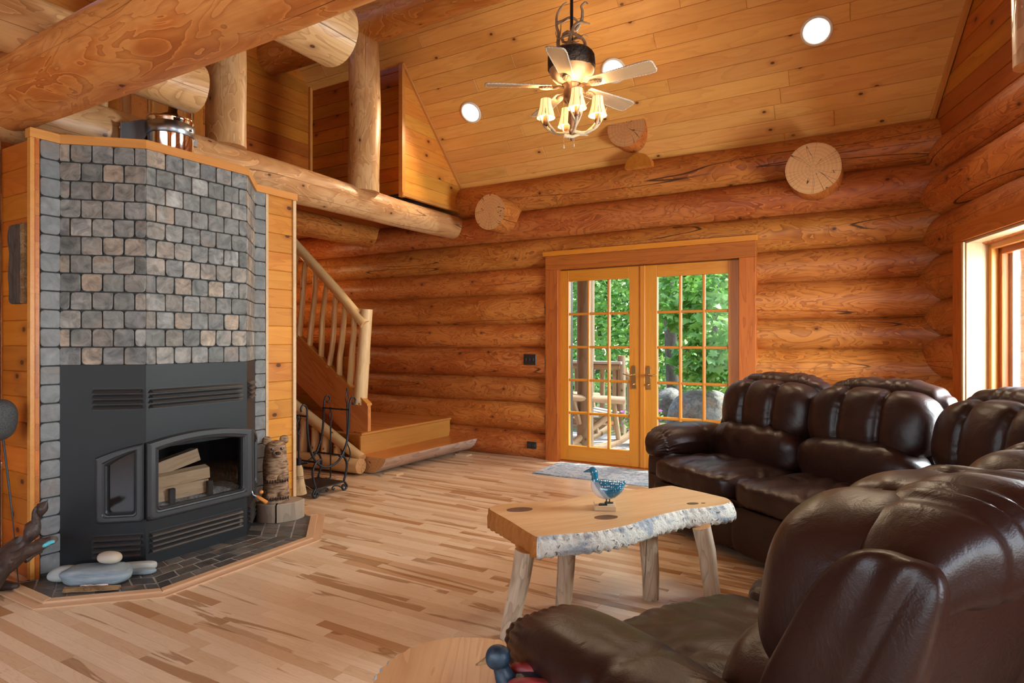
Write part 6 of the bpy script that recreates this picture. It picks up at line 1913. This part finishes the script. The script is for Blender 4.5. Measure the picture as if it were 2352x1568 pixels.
# corner wedge between the two
corner = empty('corner_sofa', (0.35, 3.1, 0.0), 'dark brown leather corner wedge joining the two sofa sections by the window', 'sofa', 'sections of the leather sectional')
def wedge(ang, cx, cy, w, seed):
    d = Vector((math.cos(math.radians(ang)), math.sin(math.radians(ang))))
    u = Vector((d.y, -d.x))
    F = frame((cx, cy), u, d)
    def put(name, half, c, p, fn, n=40):
        m = MB(); m.puff(half, n, p, fn)
        return m.build(name, M_LEATHER, corner, F @ Matrix.Translation(c))
    put('back_cushion', (w, 0.135, 0.205), (0, 0.735, 0.790), 3.0, back_fn(w, 0.135, 0.205, 0.18, seed), 54)
    put('lumbar_cushion', (w, 0.15, 0.135), (0, 0.665, 0.545), 3.2, soft_fn(seed + 2, 0.135, 0.003, 0.012, 0.01, w, 0.15), 36)
    def roll(v):
        q = v.copy()
        q.z += 0.0045 * math.sin(v.x * 75 + 2 * math.sin(v.x * 23 + seed)) - 0.05 * (abs(v.x) / w) ** 4
        q.y += 0.0045 * math.sin(v.x * 75 + 1 + 2 * math.sin(v.x * 23 + seed))
        return q
    put('headrest_roll', (w, 0.112, 0.090), (0, 0.875, 0.965), 2.7, roll, 48)
    put('outer_back', (w, 0.045, 0.44), (0, 0.875, 0.48), 8.0, None, 16)
    put('seat_cushion', (w * 0.72, 0.33, 0.075), (0, 0.40, 0.395), 3.6, soft_fn(seed, 0.075, 0.004, 0.009, 0.015, w, 0.33), 36)
wedge(33, -0.13, 3.16, 0.36, 14.0)
wedge(-6, -0.10, 3.00, 0.36, 17.0)
m = MB(); m.prism([(-0.08, 2.90), (0.62, 2.52), (0.80, 2.95), (0.62, 3.55), (0.32, 3.95), (-0.10, 3.33)], 0.03, 0.33)
m.build('base', M_LEATHER, corner)

# ------------------------------------------------------------------ outside the glass doors
def leaf_mat(name, c1, c2, tr):
    m = bpy.data.materials.new(name); m.use_nodes = True
    nt = m.node_tree; nt.nodes.clear()
    out_ = nt.nodes.new('ShaderNodeOutputMaterial')
    gi = nd(nt, 'ShaderNodeNewGeometry')
    c = mixc(nt, gi.outputs['Random Per Island'], c1, c2)
    b = nd(nt, 'ShaderNodeBsdfPrincipled', {'Base Color': c, 'Roughness': 0.45})
    t = nd(nt, 'ShaderNodeBsdfTranslucent', {'Color': c})
    mx = nd(nt, 'ShaderNodeMixShader', {0: tr, 1: b.outputs[0], 2: t.outputs[0]})
    nt.links.new(mx.outputs[0], out_.inputs[0])
    return m
M_LEAF1 = leaf_mat('maple_leaf', (0.13, 0.36, 0.07), (0.30, 0.56, 0.14), 0.4)
M_LEAF2 = leaf_mat('forest_leaf', (0.05, 0.19, 0.025), (0.17, 0.38, 0.06), 0.4)
M_LEAF3 = leaf_mat('sun_painted_leaf', (0.26, 0.48, 0.06), (0.42, 0.62, 0.10), 0.5)  # sunlight put into the colour: brighter, yellower copy of the forest leaf
LEAF = [(0, -0.5), (0.22, -0.28), (0.5, -0.12), (0.30, 0.10), (0.42, 0.36), (0.14, 0.30), (0, 0.62), (-0.14, 0.30), (-0.42, 0.36), (-0.30, 0.10), (-0.5, -0.12), (-0.22, -0.28)]
def foliage(name, mat, parent, n, pos, size, simple, R):
    V = []; Fc = []
    shape = [(0, -0.5), (0.3, -0.1), (0.26, 0.25), (0, 0.6), (-0.26, 0.25), (-0.3, -0.1)] if simple else LEAF
    for _ in range(n):
        p = pos(R)
        s_ = size * R.uniform(0.7, 1.25)
        up_ = Vector((R.gauss(0, 0.5), R.gauss(-0.3, 0.5), R.uniform(0.3, 1.2))).normalized()
        q = up_.to_track_quat('Z', 'Y').to_matrix() @ Matrix.Rotation(R.uniform(0, 2 * PI), 3, 'Z')
        b0 = len(V)
        for (a, b_) in shape: V.append(tuple(p + q @ Vector((a * s_, b_ * s_, -0.18 * s_ * abs(a) * 2))))
        Fc.append(tuple(range(b0, b0 + len(shape))))
    me = bpy.data.meshes.new(name); me.from_pydata(V, [], Fc); me.materials.append(mat); me.update()
    o = bpy.data.objects.new(name, me); COL.objects.link(o); attach(o, parent)
    return o
M_TRUNK = wood('tree_bark', (0.15, 0.135, 0.115), (0.10, 0.085, 0.07), (0.035, 0.03, 0.025), stretch=(3, 14, 14), rings=6, knot=0, blotch=0.8, vary=0.1, grain=0.6, rough=0.9, bumpd=0.02)
def tree(x, y, z0, h, r, lean, crowns, mat, label, size, n, simple, seed):
    R = random.Random(seed)
    root = empty('tree', (x, y, z0), label, 'tree', 'forest trees beyond the deck')
    log_obj('trunk', (x, y, z0 - 0.2), (x + lean, y, z0 + h), r, r * 0.6, [M_TRUNK, M_TRUNK], root, 14, 0.12, 0.04, seed)
    def pos(R):
        c = R.choice(crowns)
        while True:
            v = Vector((R.uniform(-1, 1), R.uniform(-1, 1), R.uniform(-1, 1)))
            if 0.25 < v.length < 1: break
        return Vector((c[0] + v.x * c[3], c[1] + v.y * c[4], c[2] + v.z * c[5]))
    foliage('foliage', mat, root, n, pos, size, simple, R)
    return root
# layers of forest beyond the deck
tree(-3.02, 10.6, -0.2, 6.5, 0.115, -0.35, [(-3.6, 11.2, 3.4, 1.3, 1.0, 1.2), (-2.6, 10.9, 3.3, 1.2, 0.9, 1.0)], M_LEAF1, 'dark rough maple trunk standing beside the boulders', 0.12, 900, False, 1)
tree(-1.55, 9.6, -0.2, 5.5, 0.05, -0.3, [(-2.05, 9.3, 1.45, 0.55, 0.4, 0.55), (-2.35, 9.5, 1.0, 0.42, 0.4, 0.32), (-2.5, 9.4, 1.75, 0.5, 0.4, 0.35), (-1.95, 9.2, 0.95, 0.4, 0.35, 0.40), (-2.4, 9.6, 2.3, 0.8, 0.5, 0.45)], M_LEAF1, 'bright young maple with big leaves close behind the boulders', 0.16, 1150, False, 2)
tree(-2.6, 13.6, -0.2, 8.0, 0.10, 0.2, [(-3.2, 13.2, 1.9, 1.7, 0.9, 1.6), (-2.2, 13.4, 3.4, 1.7, 0.9, 1.5)], M_LEAF2, 'slim forest tree with dark trunk far behind the young maple', 0.17, 1900, True, 3)
tree(-5.3, 12.0, -0.2, 8.0, 0.08, 0.1, [(-5.0, 11.6, 1.5, 1.2, 0.8, 1.1), (-4.6, 11.8, 2.7, 1.3, 0.8, 1.0), (-5.4, 11.8, 3.4, 1.2, 0.8, 1.0)], M_LEAF1, 'leafy forest tree behind the deck railing', 0.13, 2600, True, 4)
tree(-7.5, 15.0, -0.2, 9.0, 0.11, -0.3, [(-7.0, 14.6, 1.8, 2.0, 1.0, 2.0), (-5.8, 15.0, 3.4, 1.9, 1.0, 1.9)], M_LEAF2, 'forest tree deep in the wood behind the rocking chair', 0.20, 2000, True, 5)
tree(-4.6, 16.5, -0.2, 10.0, 0.12, 0.3, [(-5.0, 16.5, 1.9, 2.2, 1.2, 2.2), (-3.4, 16.8, 3.8, 2.2, 1.2, 2.2), (-6.6, 17.0, 4.6, 2.0, 1.2, 1.8)], M_LEAF3, 'tree with leaves coloured as sunlit in the depth of the wood', 0.24, 2600, True, 6)
tree(-1.0, 16.0, -0.2, 10.0, 0.12, 0.0, [(-2.6, 16, 1.7, 1.8, 1.2, 1.9), (-2.6, 16.5, 4.0, 2.2, 1.2, 2.0), (-0.8, 16, 3, 1.6, 1.2, 2.2)], M_LEAF3, 'tree with leaves coloured as sunlit, seen through the outer door panes', 0.24, 2200, True, 7)
tree(-9.5, 19.5, -0.2, 10.0, 0.14, 0.0, [(-9.5, 19.5, 2.4, 2.8, 1.5, 3.0), (-7.4, 20, 4.0, 2.8, 1.5, 3.0), (-5.2, 20.5, 2.6, 2.8, 1.5, 3.2), (-3.0, 21, 3.6, 2.8, 1.5, 3.4), (-0.8, 21, 2.6, 2.8, 1.5, 3.4)], M_LEAF2, 'dense backmost trees closing the view of the wood', 0.32, 5200, True, 8)
for k, (x, y, r) in enumerate(((-2.75, 12.2, 0.055), (-5.6, 14.2, 0.07), (-2.35, 11.6, 0.05), (-1.9, 12.6, 0.06), (-6.9, 16.5, 0.09))):
    o = log_obj('bare_trunk', (x, y, -0.6), (x + 0.15 * (-1) ** k, y, 7.0), r, r * 0.7, [M_TRUNK, M_TRUNK], None, 10, 0.1, 0.03, k)
    tag(o, ('thin dark trunk behind the boulders', 'thin trunk in the wood behind the railing', 'slender trunk beside the young maple', 'slender trunk behind the young maple', 'thin trunk deepest in the wood')[k], 'tree trunk', 'bare trunks in the wood')
# understorey shrubs
R = random.Random(77)
for k, (x, y, z, sx, sz, n, lab) in enumerate(((-4.5, 10.4, 0.2, 0.8, 0.5, 700, 'low green shrub behind the railing spindles'), (-3.5, 11.6, 0.3, 0.7, 0.6, 600, 'low green shrub beside the maple trunk'), (-3.1, 9.2, -0.08, 0.2, 0.14, 120, 'small fern-like plant at the foot of the boulder'), (-2.3, 11.2, 0.3, 0.9, 0.6, 800, 'low green shrub behind the big boulder'))):
    root = empty('shrub', (x, y, -0.2), lab, 'shrub', 'shrubs in the wood')
    def pos(R, x=x, y=y, z=z, sx=sx, sz=sz): return Vector((x + R.gauss(0, 0.5) * sx, y + R.gauss(0, 0.4) * sx, z + R.uniform(-0.8, 1) * sz))
    foliage('foliage', M_LEAF2 if k % 2 else M_LEAF1, root, n, pos, 0.09, True, R)
# ground and boulders
def ground_mat():
    m, nt, b = new_mat('forest_ground')
    tc = nd(nt, 'ShaderNodeTexCoord'); v = tc.outputs['Object']
    n1 = nd(nt, 'ShaderNodeTexNoise', {'Vector': v, 'Scale': 2.2, 'Detail': 6.0, 'Roughness': 0.7}).outputs[0]
    nt.links.new(ramp(nt, n1, [(0.35, (0.10, 0.13, 0.035)), (0.52, (0.20, 0.19, 0.09)), (0.7, (0.30, 0.27, 0.20))]), b.inputs['Base Color'])
    b.inputs['Roughness'].default_value = 0.95
    bump(nt, b, n1, 0.1, 0.8)
    return m
m = MB(); vs = []; fs = []; NX, NY = 40, 30
for i in range(NX + 1):
    for j in range(NY + 1):
        x = -16 + 26 * i / NX; y = 6.6 + 22 * j / NY
        vs.append((x, y, -0.30 + 0.04 * max(0, y - 9) + 0.12 * noise.noise(Vector((x * 0.6, y * 0.6, 0)))))
for i in range(NX):
    for j in range(NY):
        a = i * (NY + 1) + j; fs.append((a, a + NY + 1, a + NY + 2, a + 1))
m.add(vs, fs, 0, True); tag(m.build('ground', ground_mat(), None), kind='structure')
M_BOULD = slate('granite', [(0.0, (0.17, 0.17, 0.155)), (1.0, (0.20, 0.20, 0.185))], rough=0.9, contrast=0.9, bd=0.03)
def boulder(c, half, seed, label):
    m = MB()
    def fn(v):
        w = 1 + 0.22 * noise.noise(Vector((v.x * 1.6 + seed, v.y * 1.6, v.z * 1.6))) + 0.06 * noise.noise(Vector((v.x * 5, v.y * 5, v.z * 5 + seed)))
        return v * w
    m.puff(half, 22, 2.6, fn)
    m.build('boulder', M_BOULD, None, Matrix.Translation(c), label=label, cat='boulder', group='boulders outside')
boulder((-2.97, 10.05, 0.24), (0.21, 0.25, 0.25), 2.0, 'smaller grey boulder beside the maple trunk')
boulder((-2.36, 9.55, 0.10), (0.46, 0.4, 0.42), 5.0, 'big grey boulder behind the sofa arm')
boulder((-2.85, 9.1, -0.16), (0.30, 0.25, 0.14), 8.0, 'flat low grey boulder before the other two')
# deck
deck2 = empty('porch_deck', (-3.0, 7.4, -0.06), 'weathered grey plank porch deck outside the doors', 'deck')
W_DECK = wood('deck_plank', (0.50, 0.47, 0.42), (0.42, 0.38, 0.33), (0.28, 0.24, 0.19), stretch=(1, 8, 8), rings=6, knot=0.1, blotch=0.4, vary=0.1, grain=0.3, rough=0.8, bumpd=0.002)
y = 6.28
while y < 8.2:
    board_obj('plank', (-3.0, y + 0.07, -0.06), (1, 0, 0), (0, 0, 1), 4.4, 0.137, 0.03, W_DECK, deck2, 0.003)
    y += 0.142
W_OUT = wood('weathered_pole', (0.40, 0.31, 0.19), (0.30, 0.215, 0.125), (0.14, 0.095, 0.055), rings=7, knot=0.15, knot_scale=4, blotch=0.6, vary=0.08, grain=0.4, rough=0.7, crack=0.5)
OU = [W_OUT, W_END]
W_POST = wood('porch_post', (0.23, 0.17, 0.11), (0.17, 0.12, 0.075), (0.08, 0.05, 0.03), rings=7, knot=0.15, knot_scale=4, blotch=0.6, vary=0.0, grain=0.4, rough=0.8, crack=0.5)
o = log_obj('porch_post', (-3.02, 6.85, -0.05), (-3.02, 6.85, 3.2), 0.10, 0.095, [W_POST, W_END], None, 18, 0.06, 0.0, 3.0); tag(o, 'thick weathered porch post outside the door', 'post')
o = log_obj('porch_post', (-3.40, 7.9, -0.05), (-3.40, 7.9, 3.2), 0.05, 0.05, OU, None, 14, 0.05, 0.0, 5.0); tag(o, 'slim pale porch post behind the thick one', 'post')
prl = empty('porch_railing', (-3.2, 7.92, -0.05), 'peeled-log porch railing outside the doors', 'railing')
board_obj('top_board', (-3.45, 7.92, 0.985), (1, 0, 0), (0, 0, 1), 1.0, 0.14, 0.035, W_DECK, prl)
log_obj('rail', (-3.95, 7.92, 0.93), (-2.98, 7.92, 0.93), 0.045, 0.045, OU, prl, 12)
log_obj('rail', (-3.95, 7.92, 0.12), (-2.98, 7.92, 0.12), 0.045, 0.045, OU, prl, 12)
for x in (-3.62, -3.43, -3.24, -3.06): log_obj('spindle', (x, 7.92, 0.12), (x, 7.92, 0.92), 0.036, 0.032, OU, prl, 10, 0.1)
log_obj('newel', (-2.98, 7.95, -0.3), (-2.98, 7.95, 1.08), 0.06, 0.055, OU, prl, 14)
log_obj('stair_rail', (-2.97, 8.0, 0.88), (-2.90, 9.0, 0.30), 0.05, 0.05, OU, prl, 12)
for x, yy, zt in ((-2.96, 8.2, 0.74), (-2.94, 8.42, 0.61), (-2.92, 8.64, 0.48)): log_obj('spindle', (x, yy, -0.4), (x, yy, zt), 0.035, 0.03, OU, prl, 10)
# rocking chair
rock = empty('rocking_chair', (-2.95, 7.2, -0.045), 'weathered log rocking chair on the porch', 'chair')
RC = Matrix.Translation((-3.12, 7.12, -0.045)) @ Matrix.Rotation(math.radians(52), 4, 'Z')  # local +x = front
def rp(a, b_, c): return tuple(RC @ Vector((a, b_, c)))
W_GREY = W_DECK
for sg in (-1, 1):
    yy = 0.27 * sg
    m = MB(); m.tube([rp(0.45 * math.cos(a) * 1.15, yy, 0.62 - 0.58 * math.cos(a * 0.72) + 0.0) for a in [(-1.0 + 2.0 * i / 12) for i in range(13)]], 0.0, 4); 
    m = MB(); m.tube([rp(-0.5 + 1.0 * i / 12, yy, 0.045 + 0.16 * ((i - 6) / 6.0) ** 2) for i in range(13)], 0.042, 10); m.build('rocker', W_OUT, rock)
    log_obj('front_leg', rp(0.30, yy, 0.08), rp(0.22, yy, 0.60), 0.032, 0.03, OU, rock, 10)
    log_obj('rear_leg', rp(-0.36, yy, 0.10), rp(0.16, yy, 0.42), 0.042, 0.038, OU, rock, 10)
    log_obj('arm', rp(-0.38, yy * 1.05, 0.66), rp(0.34, yy * 1.12, 0.60), 0.042, 0.046, OU, rock, 12)
    log_obj('back_post', rp(-0.24, yy, 0.34), rp(-0.50, yy, 1.12), 0.036, 0.034, OU, rock, 10)
for i in range(6):
    b0 = Vector(rp(-0.22 + 0.095 * i, 0, 0.395 + 0.012 * i)); board_obj('seat_slat', b0, RC.to_3x3() @ Vector((0, 1, 0)), (0, 0, 1), 0.56, 0.082, 0.02, W_GREY, rock)
for i in range(4):
    log_obj('back_slat', rp(-0.27, -0.18 + 0.12 * i, 0.42), rp(-0.49, -0.18 + 0.12 * i, 1.1), 0.02, 0.02, OU, rock, 8)
log_obj('stretcher', rp(0.20, -0.27, 0.33), rp(0.20, 0.27, 0.33), 0.026, 0.026, OU, rock, 8)
log_obj('stretcher', rp(-0.2, -0.27, 0.30), rp(-0.2, 0.27, 0.30), 0.026, 0.026, OU, rock, 8)
# flower pot
pot = empty('flower_pot', (-2.62, 7.66, -0.045), 'purple petunias spilling from a pot on the porch', 'potted plant')
m = MB(); m.lathe([(0.10, 0.0), (0.13, 0.22), (0.14, 0.24), (0.13, 0.25)], 18, (-2.62, 7.66, -0.045)); m.build('pot', M_TRUNK, pot)
R = random.Random(5)
foliage('leaves', M_LEAF2, pot, 260, lambda R: Vector((-2.62 + R.gauss(0, 0.11), 7.66 + R.gauss(0, 0.11), 0.22 + R.gauss(0, 0.13))), 0.05, True, R)
M_PETAL = leaf_mat('petunia', (0.24, 0.03, 0.26), (0.42, 0.10, 0.46), 0.3)
foliage('petals', M_PETAL, pot, 90, lambda R: Vector((-2.62 + R.gauss(0, 0.12), 7.62 + R.gauss(0, 0.12), 0.30 + R.gauss(0, 0.11))), 0.055, False, R)
# exterior log wing seen through the right window
wing = empty('wall_exterior', kind='structure')
W_EXT = wood('exterior_log', (0.62, 0.50, 0.33), (0.52, 0.40, 0.25), (0.34, 0.25, 0.14), rings=7, knot=0.1, blotch=0.4, vary=0.1, grain=0.3, rough=0.7, crack=0.6)
for i in range(11):
    z = 0.1 + 0.235 * i
    log_obj('log', (0.9, 8.0, z), (5.5, 8.0, z), 0.128, 0.128, [W_EXT, W_END], wing, 20, 0.04, 0.0, i * 2.0)
# unseen slab above the doors, added to keep the high sun out
box_obj('sun_block_slab', (-8, 6.25, 2.92), (1.4, 7.0, 3.0), W_CASE, None, kind='structure')
